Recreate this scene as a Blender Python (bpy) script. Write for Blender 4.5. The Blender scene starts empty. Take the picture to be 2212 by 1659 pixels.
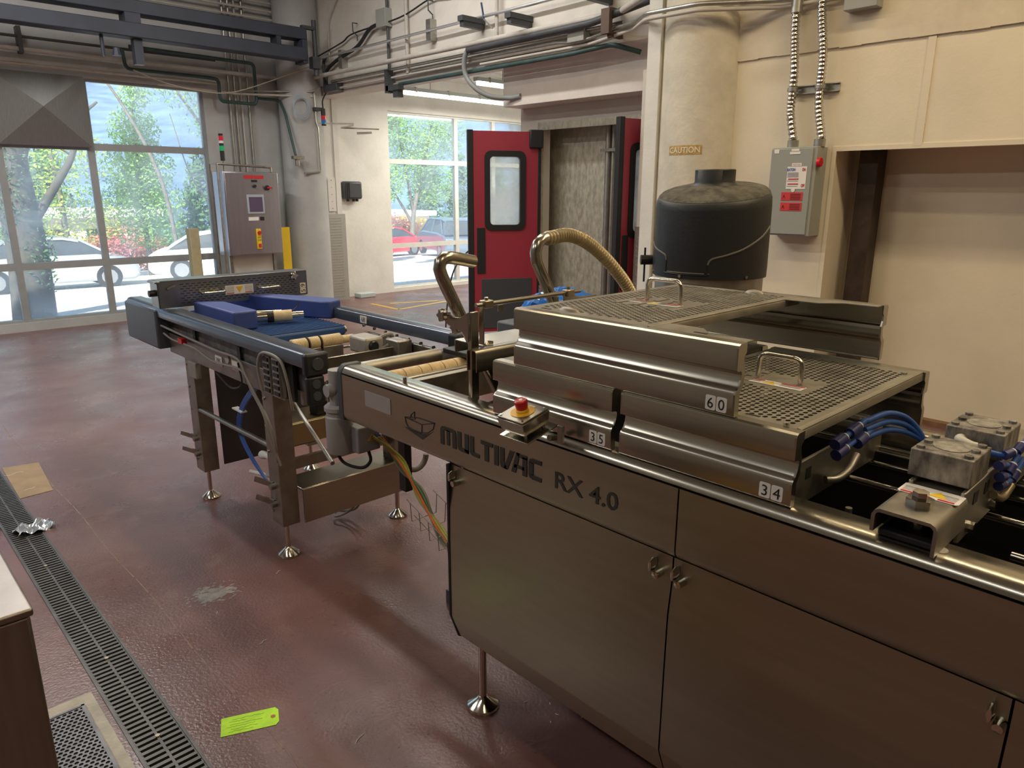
import bpy, math, random
from mathutils import Vector, Matrix
R=math.radians; rnd=random.Random(7)
SC=bpy.context.scene; COL=SC.collection
# ---------------------------------------------------------------- camera
yaw,pit,rol=0.761436,0.259138,0.00247
f_=Vector((math.sin(yaw)*math.cos(pit),math.cos(yaw)*math.cos(pit),-math.sin(pit)))
r_=Vector((math.cos(yaw),-math.sin(yaw),0)); u_=r_.cross(f_)
r2=r_*math.cos(rol)+u_*math.sin(rol); u2=-r_*math.sin(rol)+u_*math.cos(rol)
cd=bpy.data.cameras.new('camera'); cam=bpy.data.objects.new('camera',cd); COL.objects.link(cam)
cd.sensor_width=36; cd.lens=36*1564.2/2212; cd.clip_start=.05; cd.clip_end=900
m=Matrix((r2,u2,-f_)).transposed().to_4x4(); m.translation=Vector((0,0,1.6)); cam.matrix_world=m
SC.camera=cam
# ---------------------------------------------------------------- sky, sun, lamps, exposure
SC.view_settings.view_transform='Standard'; SC.view_settings.look='None'
SC.view_settings.exposure=0.0; SC.view_settings.gamma=1; SC.view_settings.use_curve_mapping=False
w=bpy.data.worlds.new('world'); SC.world=w; w.use_nodes=True; nt=w.node_tree
bg=nt.nodes['Background']; sk=nt.nodes.new('ShaderNodeTexSky'); sk.sky_type='NISHITA'
sk.sun_disc=False; sk.sun_elevation=R(40); sk.sun_rotation=R(200); sk.air_density=1.3; sk.dust_density=1.5
nt.links.new(sk.outputs[0],bg.inputs[0]); bg.inputs[1].default_value=0.30
def light(name,kind,loc,power,col,rot=(0,0,0),size=None,sy=None,ang=None):
    d=bpy.data.lights.new(name,kind); d.energy=power; d.color=col
    if size: d.size=size
    if sy: d.shape='RECTANGLE'; d.size_y=sy
    if ang: d.angle=ang
    o=bpy.data.objects.new(name,d); COL.objects.link(o); o.location=loc; o.rotation_euler=rot; return o
sun=light('sun','SUN',(0,-20,30),17,(1,.94,.82),ang=R(1))
sun.rotation_euler=Vector((.62,.52,-.62)).to_track_quat('-Z','Y').to_euler()
WARM=(1,.80,.50); NEUT_FILL=(1,.97,.92)
LAMPS=[(3.6,.6,4.55,50,WARM),(3.4,-1.6,4.55,62,WARM),(.4,-1.6,4.55,34,WARM),(-2.4,1.2,4.55,34,NEUT_FILL),(2.4,3.2,4.55,44,WARM),(1.0,6.8,4.55,130,NEUT_FILL),(-2.6,5.6,4.55,110,NEUT_FILL),(3.8,5.8,4.55,80,NEUT_FILL)]  # neutral entries are unseen fill lamps added to brighten left and back
for i,(x,y,z,p,c) in enumerate(LAMPS): light('ceiling_tube_and_fill','AREA',(x,y,z),p,c,size=.16,sy=2.4)
for (x,y,z,p) in ((8.3,9.0,2.96,75),(8.8,8.0,3.03,75)): light('tube_light','AREA',(x,y,z-.03),p,(1,.95,.82),size=2.4,sy=.06)
# ---------------------------------------------------------------- materials
MATS={}
def mat(name,col,rough=.6,metal=0,noise=0,scale=8,stretch=(1,1,1),bump=0,bscale=60,col2=None,rn=0,emit=None,es=1,trans=0,spec=.5,coat=0,alpha=None,det=5):
    if name in MATS: return MATS[name]
    m=bpy.data.materials.new(name); m.use_nodes=True; n=m.node_tree.nodes; l=m.node_tree.links
    b=n['Principled BSDF']; b.inputs['Base Color'].default_value=(*col,1); b.inputs['Roughness'].default_value=rough; b.inputs['Metallic'].default_value=metal
    b.inputs['Specular IOR Level'].default_value=spec
    if coat: b.inputs['Coat Weight'].default_value=coat
    if emit: b.inputs['Emission Color'].default_value=(*emit,1); b.inputs['Emission Strength'].default_value=es
    if trans: b.inputs['Transmission Weight'].default_value=trans
    if noise or bump or rn or col2:
        tc=n.new('ShaderNodeTexCoord'); mp=n.new('ShaderNodeMapping'); mp.inputs['Scale'].default_value=stretch
        l.new(tc.outputs['Object'],mp.inputs[0])
        nz=n.new('ShaderNodeTexNoise'); nz.inputs['Scale'].default_value=scale; nz.inputs['Detail'].default_value=det; nz.inputs['Roughness'].default_value=.62
        l.new(mp.outputs[0],nz.inputs[0])
        if noise or col2:
            cr=n.new('ShaderNodeValToRGB'); c2=col2 or tuple(max(0,c*(1-noise)) for c in col); c1=col if col2 else tuple(min(1,c*(1+noise)) for c in col)
            cr.color_ramp.elements[0].position=.36; cr.color_ramp.elements[1].position=.64
            cr.color_ramp.elements[0].color=(*c2,1); cr.color_ramp.elements[1].color=(*c1,1)
            l.new(nz.outputs[0],cr.inputs[0]); l.new(cr.outputs[0],b.inputs['Base Color'])
        if rn:
            mr=n.new('ShaderNodeMapRange'); mr.inputs[1].default_value=.3; mr.inputs[2].default_value=.7
            mr.inputs[3].default_value=max(.03,rough-rn); mr.inputs[4].default_value=rough+rn
            l.new(nz.outputs[0],mr.inputs[0]); l.new(mr.outputs[0],b.inputs['Roughness'])
        if bump:
            nb=n.new('ShaderNodeTexNoise'); nb.inputs['Scale'].default_value=bscale; nb.inputs['Detail'].default_value=4
            l.new(mp.outputs[0],nb.inputs[0]); bm=n.new('ShaderNodeBump'); bm.inputs['Strength'].default_value=bump; bm.inputs['Distance'].default_value=.01
            l.new(nb.outputs[0],bm.inputs['Height']); l.new(bm.outputs[0],b.inputs['Normal'])
    MATS[name]=m; return m
STEEL=mat('brushed_steel',(.44,.415,.35),.25,1,noise=.04,scale=5,stretch=(1,1,22),rn=.02)
PANEL=mat('panel_steel',(.42,.405,.31),.36,1,noise=.04,scale=3,stretch=(1,1,14),rn=.03)
POL=mat('polished_steel',(.66,.63,.56),.15,1)
STEELD=mat('dull_steel',(.36,.34,.30),.45,1,noise=.15,scale=14,rn=.08)
DUST=mat('dusty_steel',(.29,.27,.225),.5,.75,noise=.12,scale=16,rn=.1)
ALU=mat('grey_aluminium',(.34,.36,.40),.38,.8,noise=.06,scale=20)
BLACKP=mat('black_plastic',(.018,.019,.021),.42,bump=.05,bscale=200)
DGREY=mat('dark_grey_plastic',(.055,.06,.068),.45)
RUB=mat('black_rubber',(.012,.012,.013),.6)
VOID=mat('dark_void_metal',(.03,.028,.026),.5,.4)  # near-black tone also paints the shade inside pits, slots and holes
CREAM=mat('cream_plastic',(.70,.56,.33),.5,noise=.12,scale=18)
CREAM2=mat('worn_cream_rubber',(.74,.58,.33),.55,col2=(.60,.44,.22),scale=26,stretch=(4,1,1))
BLUE=mat('blue_belt',(.03,.09,.27),.5,noise=.1,scale=30)
BLUEB=mat('blue_block',(.05,.085,.30),.5,noise=.06,scale=10)
HOSEB=mat('blue_hose',(.04,.12,.42),.35)
NAVY=mat('navy_fitting',(.03,.035,.16),.4)
WHITE=mat('white_plastic',(.80,.79,.75),.45)
CABG=mat('grey_cable',(.30,.28,.25),.55)
CABK=mat('black_cable',(.02,.02,.022),.5)
CABO=mat('orange_cable',(.75,.19,.04),.5); CABY=mat('yellow_green_cable',(.45,.46,.10),.5); CABGR=mat('green_cable',(.10,.25,.12),.5)
RED=mat('red_paint',(.60,.015,.02),.35); YEL=mat('yellow_paint',(.85,.50,.03),.45)
STICK=mat('white_sticker',(.82,.80,.76),.5); INK=mat('black_ink',(.012,.012,.012),.6); REDINK=mat('red_ink',(.55,.03,.04),.5); BLUEINK=mat('blue_ink',(.02,.10,.45),.5)
ETCH=mat('etched_lettering',(.055,.055,.05),.45,.3)
PAINT=mat('cream_wall_paint',(.76,.68,.53),.6,noise=.04,scale=2.2,bump=.12,bscale=35)
PAINT2=mat('cream_wall_paint_upper',(.66,.58,.45),.5,noise=.09,scale=2.5,bump=.35,bscale=9)
PAINTC=mat('painted_concrete',(.64,.59,.48),.6,noise=.08,scale=5,bump=.3,bscale=26)
PAINTW=mat('grey_white_wall_paint',(.44,.445,.44),.65,noise=.07,scale=3,bump=.2,bscale=30)
PAINTR=mat('white_room_paint',(.72,.71,.66),.65,noise=.05,scale=3,bump=.2,bscale=24)
BOARD=mat('white_wall_board',(.62,.57,.50),.5,noise=.03,scale=4,bump=.1,bscale=50)
FRAMEM=mat('window_frame_paint',(.30,.31,.31),.55,noise=.05); FRAMEW=mat('white_window_frame_paint',(.66,.66,.62),.55,noise=.05)
CEILM=mat('ceiling_paint',(.42,.40,.36),.8,noise=.05)
PIPEG=mat('galvanised_conduit',(.42,.41,.37),.38,.85,noise=.12,scale=14)
PIPEP=mat('painted_pipe',(.50,.47,.42),.55,noise=.08,scale=9)
PIPED=mat('dark_painted_pipe',(.06,.065,.07),.5,noise=.15,scale=8)
PIPEGR=mat('dark_green_pipe',(.035,.075,.072),.5,noise=.2,scale=9)
GIRD=mat('dark_girder_paint',(.035,.042,.062),.55,noise=.15,scale=3)
GALV=mat('galvanised_sheet',(.58,.55,.44),.45,.45,col2=(.40,.38,.30),scale=22,stretch=(1,1,.5),bump=.1,bscale=70,rn=.1)
RUST=mat('brown_steel_column',(.075,.05,.035),.55,.3,col2=(.035,.025,.02),scale=6)
GREYBOX=mat('grey_enamel',(.33,.34,.31),.4)
RDOOR=mat('red_door_skin',(.34,.035,.058),.38,bump=.03)
TAGM=mat('lime_paper',(.50,.90,.02),.6,noise=.12,scale=18)
CONC=mat('grey_concrete',(.42,.39,.33),.75,noise=.15,scale=12,bump=.4,bscale=60)
GRATE=mat('cast_grate',(.10,.095,.09),.45,.6,noise=.2,scale=9)
TAN=mat('tan_tape',(.30,.20,.10),.6,noise=.15,scale=8); STAIN=mat('pale_floor_stain',(.25,.22,.20),.5,noise=.3,scale=24)
VALM=mat('stained_aluminium',(.40,.37,.33),.5,.5,col2=(.11,.10,.09),scale=34,stretch=(1,1,.45),bump=.15,bscale=90)
DRUM=mat('matte_black_cover',(.020,.021,.022),.55,bump=.05,bscale=150)
WOODP=mat('tan_post_paint',(.42,.37,.22),.7,noise=.1)
YPOST=mat('yellow_guard_paint',(.80,.55,.02),.5)
def glass(name,tint,haze,rough=.04):
    m=bpy.data.materials.new(name); m.use_nodes=True; n=m.node_tree.nodes; l=m.node_tree.links; n.clear()
    o=n.new('ShaderNodeOutputMaterial'); t=n.new('ShaderNodeBsdfTransparent'); t.inputs[0].default_value=(*tint,1)
    g=n.new('ShaderNodeBsdfGlossy'); g.inputs['Roughness'].default_value=rough
    tl=n.new('ShaderNodeBsdfTranslucent'); tl.inputs[0].default_value=(.85,.9,.95,1)
    fr=n.new('ShaderNodeFresnel'); fr.inputs[0].default_value=1.45
    m1=n.new('ShaderNodeMixShader'); m2=n.new('ShaderNodeMixShader')
    tc=n.new('ShaderNodeTexCoord'); nz=n.new('ShaderNodeTexNoise'); nz.inputs['Scale'].default_value=2.2; nz.inputs['Detail'].default_value=6
    mr=n.new('ShaderNodeMapRange'); mr.inputs[1].default_value=.35; mr.inputs[2].default_value=.75; mr.inputs[3].default_value=haze*.5; mr.inputs[4].default_value=haze*1.9
    l.new(tc.outputs['Object'],nz.inputs[0]); l.new(nz.outputs[0],mr.inputs[0])
    l.new(fr.outputs[0],m1.inputs[0]); l.new(t.outputs[0],m1.inputs[1]); l.new(g.outputs[0],m1.inputs[2])
    l.new(mr.outputs[0],m2.inputs[0]); l.new(m1.outputs[0],m2.inputs[1]); l.new(tl.outputs[0],m2.inputs[2]); l.new(m2.outputs[0],o.inputs[0]); return m
GLASS=glass('hazed_window_glass',(.97,.985,.98),.20); CLEAR=glass('clear_film',(.8,.86,.88),.25,.12); FROST=glass('milky_door_glass',(.9,.95,.95),.55)  # milky noise in the window panes is painted haze
def floor_mat():
    m=bpy.data.materials.new('red_epoxy_floor'); m.use_nodes=True; n=m.node_tree.nodes; l=m.node_tree.links; b=n['Principled BSDF']
    tc=n.new('ShaderNodeTexCoord')
    def nz(s,d=6,st=(1,1,1)):
        mp=n.new('ShaderNodeMapping'); mp.inputs['Scale'].default_value=st; l.new(tc.outputs['Object'],mp.inputs[0])
        a=n.new('ShaderNodeTexNoise'); a.inputs['Scale'].default_value=s; a.inputs['Detail'].default_value=d; l.new(mp.outputs[0],a.inputs[0]); return a
    def ramp(src,p0,c0,p1,c1):
        r=n.new('ShaderNodeValToRGB'); e=r.color_ramp.elements; e[0].position=p0; e[0].color=(*c0,1); e[1].position=p1; e[1].color=(*c1,1); l.new(src,r.inputs[0]); return r
    a=nz(1.6,8); r1=ramp(a.outputs[0],.35,(.130,.062,.057),.68,(.195,.098,.090))
    c=nz(7,8); r2_=ramp(c.outputs[0],.55,(0,0,0),.85,(.8,.8,.8))
    mx=n.new('ShaderNodeMix'); mx.data_type='RGBA'; l.new(r2_.outputs[0],mx.inputs[0]); l.new(r1.outputs[0],mx.inputs[6]); mx.inputs[7].default_value=(.24,.14,.125,1)
    d=nz(55,3); r3=ramp(d.outputs[0],.26,(.6,.6,.6),.38,(1,1,1))
    ml=n.new('ShaderNodeMix'); ml.data_type='RGBA'; ml.blend_type='MULTIPLY'; ml.inputs[0].default_value=1; l.new(mx.outputs[2],ml.inputs[6]); l.new(r3.outputs[0],ml.inputs[7])
    l.new(ml.outputs[2],b.inputs['Base Color'])
    g=nz(2.4,7); mr=n.new('ShaderNodeMapRange'); mr.inputs[1].default_value=.3; mr.inputs[2].default_value=.7; mr.inputs[3].default_value=.22; mr.inputs[4].default_value=.40; l.new(g.outputs[0],mr.inputs[0]); l.new(mr.outputs[0],b.inputs['Roughness'])
    bm=n.new('ShaderNodeBump'); bm.inputs['Strength'].default_value=.35; bm.inputs['Distance'].default_value=.004
    h=nz(90,4); l.new(h.outputs[0],bm.inputs['Height']); l.new(bm.outputs[0],b.inputs['Normal']); b.inputs['Specular IOR Level'].default_value=.55
    return m
FLOORM=floor_mat()
def leaf(name,c,c2):
    m=bpy.data.materials.new(name); m.use_nodes=True; n=m.node_tree.nodes; l=m.node_tree.links; n.clear()
    o=n.new('ShaderNodeOutputMaterial'); d=n.new('ShaderNodeBsdfDiffuse'); t=n.new('ShaderNodeBsdfTranslucent'); mx=n.new('ShaderNodeMixShader'); mx.inputs[0].default_value=.4
    tc=n.new('ShaderNodeTexCoord'); nz=n.new('ShaderNodeTexNoise'); nz.inputs['Scale'].default_value=.9
    r=n.new('ShaderNodeValToRGB'); r.color_ramp.elements[0].position=.4; r.color_ramp.elements[1].position=.6; r.color_ramp.elements[0].color=(*c,1); r.color_ramp.elements[1].color=(*c2,1)
    l.new(tc.outputs['Object'],nz.inputs[0]); l.new(nz.outputs[0],r.inputs[0]); l.new(r.outputs[0],d.inputs[0]); l.new(r.outputs[0],t.inputs[0])
    l.new(d.outputs[0],mx.inputs[1]); l.new(t.outputs[0],mx.inputs[2]); l.new(mx.outputs[0],o.inputs[0]); return m
# ---------------------------------------------------------------- mesh helpers
ORG={}
class MB:
    def __init__(s): s.v=[]; s.f=[]
    def add(s,vs,fs):
        k=len(s.v); s.v+= [Vector(a) for a in vs]; s.f+=[tuple(i+k for i in f) for f in fs]; return s
    def box(s,x0,x1,y0,y1,z0,z1):
        return s.add([(x0,y0,z0),(x1,y0,z0),(x1,y1,z0),(x0,y1,z0),(x0,y0,z1),(x1,y0,z1),(x1,y1,z1),(x0,y1,z1)],[(3,2,1,0),(4,5,6,7),(0,1,5,4),(1,2,6,5),(2,3,7,6),(3,0,4,7)])
    def bar(s,p,q,wd,h,up=(0,0,1)):
        p,q=Vector(p),Vector(q); d=(q-p).normalized(); sd=d.cross(Vector(up)).normalized()*wd/2; u=sd.cross(d).normalized()*h/2
        vs=[p-sd-u,p+sd-u,p+sd+u,p-sd+u,q-sd-u,q+sd-u,q+sd+u,q-sd+u]
        return s.add(vs,[(0,1,2,3),(7,6,5,4),(0,4,5,1),(1,5,6,2),(2,6,7,3),(3,7,4,0)])
    def tube(s,pts,r,n=10,cap=True,rf=None):
        P=[Vector(p) for p in pts]; T=[]
        for i in range(len(P)): T.append((P[min(i+1,len(P)-1)]-P[max(i-1,0)]).normalized())
        a=Vector((0,0,1)) if abs(T[0].z)<.9 else Vector((1,0,0)); N=(a-T[0]*a.dot(T[0])).normalized(); k=len(s.v)
        for i,p in enumerate(P):
            N=(N-T[i]*N.dot(T[i])).normalized(); B=T[i].cross(N); rr=rf(i) if rf else r
            for j in range(n):
                t=2*math.pi*j/n; s.v.append(p+N*math.cos(t)*rr+B*math.sin(t)*rr)
        for i in range(len(P)-1):
            for j in range(n):
                a0=k+i*n+j; b0=k+i*n+(j+1)%n; s.f.append((a0,b0,b0+n,a0+n))
        if cap: s.f.append(tuple(k+j for j in range(n))[::-1]); s.f.append(tuple(k+(len(P)-1)*n+j for j in range(n)))
        return s
    def cyl(s,p,q,r,n=16,r1=None):
        rr=[r,r if r1 is None else r1]; return s.tube([p,q],r,n,rf=lambda i:rr[i])
    def lathe(s,prof,c,n=32,ax='z',sx=1,sy=1):
        k=len(s.v); c=Vector(c)
        for r,h in prof:
            for j in range(n):
                t=2*math.pi*j/n; a,b=r*math.cos(t)*sx,r*math.sin(t)*sy
                s.v.append(c+Vector((a,b,h) if ax=='z' else ((h,a,b) if ax=='x' else (a,h,b))))
        for i in range(len(prof)-1):
            for j in range(n):
                a0=k+i*n+j; b0=k+i*n+(j+1)%n; s.f.append((a0,b0,b0+n,a0+n))
        s.f.append(tuple(k+j for j in range(n))[::-1]); s.f.append(tuple(k+(len(prof)-1)*n+j for j in range(n))); return s
    def prism(s,poly,fn,a0,a1):   # poly of 2D points, fn(u,v,a)->xyz
        n=len(poly); k=len(s.v)
        for a in (a0,a1):
            for u,v in poly: s.v.append(Vector(fn(u,v,a)))
        s.f.append(tuple(range(k,k+n))[::-1]); s.f.append(tuple(range(k+n,k+2*n)))
        for i in range(n): j=(i+1)%n; s.f.append((k+i,k+j,k+n+j,k+n+i))
        return s
    def sheet(s,line,fn,a0,a1,th):   # open profile with thickness
        L=[Vector(p) for p in line]; off=[]
        for i in range(len(L)):
            t=(L[min(i+1,len(L)-1)]-L[max(i-1,0)]).normalized(); off.append(L[i]+Vector((-t.y,t.x))*th)
        return s.prism([tuple(p) for p in L]+[tuple(p) for p in off[::-1]],fn,a0,a1)
    def quad(s,a,b,c,d): return s.add([a,b,c,d],[(0,1,2,3)])
    def build(s,name,m,parent=None,bevel=0,label=None,cat=None,group=None,kind=None,smooth=38,solid=0,origin=None,xf=None):
        if xf: s.v=[xf(v) for v in s.v]
        if parent is not None: o0=ORG[parent.name]
        elif origin: o0=Vector(origin)
        else:
            xs=[v.x for v in s.v]; ys=[v.y for v in s.v]; zs=[v.z for v in s.v]; o0=Vector(((min(xs)+max(xs))/2,(min(ys)+max(ys))/2,min(zs)))
        me=bpy.data.meshes.new(name); me.from_pydata([tuple(v-o0) for v in s.v],[],s.f); me.update()
        import bmesh
        if len(s.f)<60000 and kind!='leaf':
            bm=bmesh.new(); bm.from_mesh(me); bmesh.ops.recalc_face_normals(bm,faces=bm.faces); bm.to_mesh(me); bm.free()
        me.materials.append(m)
        if smooth:
            me.polygons.foreach_set('use_smooth',[True]*len(me.polygons)); me.set_sharp_from_angle(angle=R(smooth))
        o=bpy.data.objects.new(name,me); COL.objects.link(o); ORG[o.name]=o0
        if parent is not None:
            o.parent=parent
        else: o.location=o0
        if bevel:
            b=o.modifiers.new('bevel','BEVEL'); b.width=bevel; b.segments=2; b.limit_method='ANGLE'; b.angle_limit=R(40)
        if solid:
            b=o.modifiers.new('solid','SOLIDIFY'); b.thickness=solid; b.offset=-1
        tag(o,label,cat,group,kind if kind!='leaf' else None); return o
def tag(o,label=None,cat=None,group=None,kind=None):
    if label: o['label']=label
    if cat: o['category']=cat
    if group: o['group']=group
    if kind: o['kind']=kind
def thing(name,loc,label,cat,group=None,kind=None):
    o=bpy.data.objects.new(name,None); COL.objects.link(o); o.location=loc; o.empty_display_size=.1; ORG[o.name]=Vector(loc); tag(o,label,cat,group,kind); return o
def box(name,m,b,parent=None,bevel=0,**k): return MB().box(*b).build(name,m,parent,bevel,**k)
def cyl(name,m,p,q,r,parent=None,n=16,r1=None,**k): return MB().cyl(p,q,r,n,r1).build(name,m,parent,**k)
def spline(pts,n=8):
    P=[Vector(p) for p in pts]; P=[P[0]*2-P[1]]+P+[P[-1]*2-P[-2]]; out=[]
    for i in range(1,len(P)-2):
        a,b,c,d=P[i-1:i+3]
        for k in range(n):
            t=k/n; out.append(.5*((2*b)+(c-a)*t+(2*a-5*b+4*c-d)*t*t+(3*b-a-3*c+d)*t**3))
    out.append(P[-2]); return out
def round_path(pts,r=.05,n=5):
    P=[Vector(p) for p in pts]; out=[P[0]]
    for i in range(1,len(P)-1):
        a=(P[i-1]-P[i]); b=(P[i+1]-P[i]); q=min(r,a.length*.45,b.length*.45); s=P[i]+a.normalized()*q; e=P[i]+b.normalized()*q
        for k in range(n+1):
            t=k/n; out.append(s*(1-t)**2+P[i]*2*t*(1-t)+e*t*t)
    out.append(P[-1]); return out
TXT={}
def text2d(s,size=1.0,bold=0):
    k=(s,bold)
    if k not in TXT:
        c=bpy.data.curves.new('t','FONT'); c.body=s; c.size=1; c.offset=bold; c.align_x='CENTER'; c.align_y='CENTER'; c.resolution_u=3
        o=bpy.data.objects.new('t',c); COL.objects.link(o); bpy.context.view_layer.update()
        me=bpy.data.meshes.new_from_object(o.evaluated_get(bpy.context.evaluated_depsgraph_get()))
        TXT[k]=([(v.co.x,v.co.y) for v in me.vertices],[tuple(p.vertices) for p in me.polygons])
        bpy.data.objects.remove(o); bpy.data.meshes.remove(me); bpy.data.curves.remove(c)
    v,f=TXT[k]; xs=[a for a,b in v]; ys=[b for a,b in v]; cx=(min(xs)+max(xs))/2; cy=(min(ys)+max(ys))/2
    return [((a-cx)*size,(b-cy)*size) for a,b in v],f
def text(name,s,m,size,fn,parent,bold=0,wid=None):
    v,f=text2d(s,1,bold); xs=[a for a,b in v]; ys=[b for a,b in v]; hs=size/(max(ys)-min(ys)); ws=wid/(max(xs)-min(xs)) if wid else hs
    mb=MB(); mb.add([fn(a*ws,b*hs) for a,b in v],f); return mb.build(name,m,parent,smooth=0,kind='leaf')
def rrect(w_,h_,r,n=4):
    o=[]
    for cx,cy,a in ((w_/2-r,h_/2-r,0),(-w_/2+r,h_/2-r,90),(-w_/2+r,-h_/2+r,180),(w_/2-r,-h_/2+r,270)):
        for k in range(n+1): t=R(a+90*k/n); o.append((cx+r*math.cos(t),cy+r*math.sin(t)))
    return o
def fx(x,y0,z0,flip=-1):   # plane x = const facing -x : u runs to -y, v up
    return lambda u,v,a=0: (x+a,y0+flip*u,z0+v)
def fy(y,x0,z0): return lambda u,v,a=0: (x0+u,y+a,z0+v)
def fz(z,x0,y0,ang=0):
    c,s=math.cos(ang),math.sin(ang); return lambda u,v,a=0:(x0+u*c-v*s,y0+u*s+v*c,z+a)
# ================================================================ SETTING
# floor with a trench for the grate
def fl(mb,x0,x1,y0,y1): mb.box(x0,x1,y0,y1,-.12,0)
mb=MB(); fl(mb,-5,.43,-5,10.2); fl(mb,.57,12,-5,10.2); fl(mb,.43,.57,5.9,10.2)
mb.build('floor',FLOORM,kind='structure',smooth=0,origin=(0,0,0))
box('trim_1',VOID,(.43,.57,-2,5.9,-.12,-.07),kind='structure')
# window wall
mb=MB(); Y0,Y1=10.0,10.2
mb.box(-5,-1.25,Y0,Y1,0,4.8); mb.box(-1.25,4.0,Y0,Y1,0,.10); mb.box(-1.25,4.0,Y0,Y1,2.87,4.8); mb.box(4.0,5.6,Y0,Y1,0,4.8)
mb.build('wall_back',PAINTW,kind='structure',smooth=0)
mb=MB(); mb.box(5.6,6.84,Y0,Y1,0,4.8); mb.box(6.84,9.9,Y0,Y1,0,.06); mb.box(6.84,9.9,Y0,Y1,2.82,4.8); mb.box(9.9,12,Y0,Y1,0,4.8)
mb.build('wall_side_room_back',PAINTR,kind='structure',smooth=0)
def window(name,xs,zs,m,skip=(),fw=.055,fh=.055,yy=10.04):
    mb=MB(); x0,x1=xs[0],xs[-1]; z0,z1=zs[0],zs[-1]
    for i,x in enumerate(xs):
        w2=fw/2
        mb.box(max(x0,x-w2) if i else x0,min(x1,x+w2) if i<len(xs)-1 else x1,yy,yy+.07,z0,z1) if 0<i<len(xs)-1 else mb.box(x if i==0 else x-.03,x+.03 if i==0 else x,yy,yy+.07,z0,z1)
    for i,z in enumerate(zs):
        mb.box(x0+.03,x1-.03,yy+.002,yy+.068,z-(fh/2 if 0<i<len(zs)-1 else (0 if i==0 else .03)),z+(fh/2 if 0<i<len(zs)-1 else (.03 if i==0 else 0)))
    o=mb.build(name,m,kind='structure',smooth=0)
    for i in range(len(xs)-1):
        for j in range(len(zs)-1):
            if (i,j) in skip: continue
            box('pane',GLASS,(xs[i]+.02,xs[i+1]-.02,yy+.03,yy+.036,zs[j]+.02,zs[j+1]-.02),o,smooth=0)
    return o
window('window_1',[-1.25,-.23,.73,1.69,2.62,4.0],[.10,.745,2.11,2.87],FRAMEM,skip=[(k,2) for k in range(4)],fw=.07,fh=.08)
window('window_2',[6.84,8.24,9.10,9.9],[.06,.74,2.07,2.82],FRAMEW,fw=.075,fh=.075)
# creased metal panels filling the upper left cells
for k,(a,b) in enumerate(((1.69,2.62),(.73,1.69))):
    mb=MB(); cx=(a+b)/2+.0; cz=2.52; y=9.97; h=.035
    P=[(a,y,2.10),(b,y,2.15),(b,y,2.88),(a,y,2.88),(cx,y-h,cz),((a+b)/2,y,2.88),(b,y+.0,cz)]
    mb.add([(a,y,2.10),(b,y,2.10),(b,y,2.88),(a,y,2.88),(cx,y-.09,cz)],[(0,1,4),(1,2,4),(2,3,4),(3,0,4)])
    mb.build('metal_panel',mat('brushed_panel_metal',(.22,.22,.225),.36,.55,noise=.1,scale=14,stretch=(20,1,1)),smooth=0,solid=.004,kind=None,
      label=('creased grey sheet metal panel filling the window cell above the tree trunk' if k==0 else 'creased grey sheet metal panel at the upper left edge, beside a like one'),cat='metal panel',group='sheet metal window fillers')
# right wall with niche
mb=MB(); mb.box(5.2,5.62,2.25,3.75,0,2.54); mb.box(5.2,5.62,-5,2.25,1.89,2.54); mb.box(5.62,5.8,-5,3.75,0,2.54)
mb.build('wall_right',PAINT,kind='structure',smooth=0)
mb=MB()
N=60
for i in range(N):   # rough lower lip of the upper plaster
    y0=-5+8.75*i/N; y1=-5+8.75*(i+1)/N; mb.box(5.185,5.8,y0,y1,2.535+rnd.uniform(-.004,.004),4.8)
mb.build('wall_right_upper',PAINT2,kind='structure',smooth=0)
box('trim_2',PAINT,(5.192,5.2,1.70,1.745,1.89,2.53),kind='structure')
box('trim_3',PAINT,(5.193,5.2,-5,2.26,1.875,1.905),kind='structure')
box('trim_4',PAINT,(5.193,5.2,2.235,2.262,0,1.875),kind='structure')
box('baseboard_right',mat('brown_sill',(.23,.12,.06),.7,noise=.3),(5.55,5.62,-4,2.24,0,.03),kind='structure')
# half-round concrete column with a formwork ridge
mb=MB(); prof=[]
for k in range(25):
    t=math.pi*(k/24); prof.append((5.24-.27*math.sin(t),3.36+.33*math.cos(t)))
mb.prism(prof,lambda u,v,a:(u,v,a),0,4.8); mb.build('trim_5',PAINTC,kind='structure',smooth=30)
mb=MB(); mb.box(5.03,5.2,3.62,3.74,0,4.8); mb.build('trim_6',PAINTR,kind='structure',smooth=0)
# pilaster between column and opening, diamond plate at the foot
box('trim_7',BOARD,(5.45,5.8,3.74,4.09,0,2.62),kind='structure',bevel=.004)
# beam across the opening
mb=MB(); mb.box(5.5,5.8,3.75,10,2.88,4.8); mb.box(5.47,5.5,3.75,10,3.0,4.8); mb.build('trim_8',mat('beam_paint',(.68,.64,.58),.6,noise=.06,scale=3,bump=.2,bscale=25),kind='structure',smooth=0)
# rounded corner column by the window wall and its facings
cyl('trim_9',PAINTW,(5.22,9.72,0),(5.22,9.72,4.8),.29,n=40,kind='structure')
mb=MB(); mb.box(5.48,5.83,9.80,9.98,0,2.88); mb.box(5.55,5.57,9.785,9.8,.9,2.88); mb.box(5.74,5.76,9.785,9.8,.9,2.88); mb.build('trim_10',PAINTR,kind='structure',smooth=0)
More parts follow.
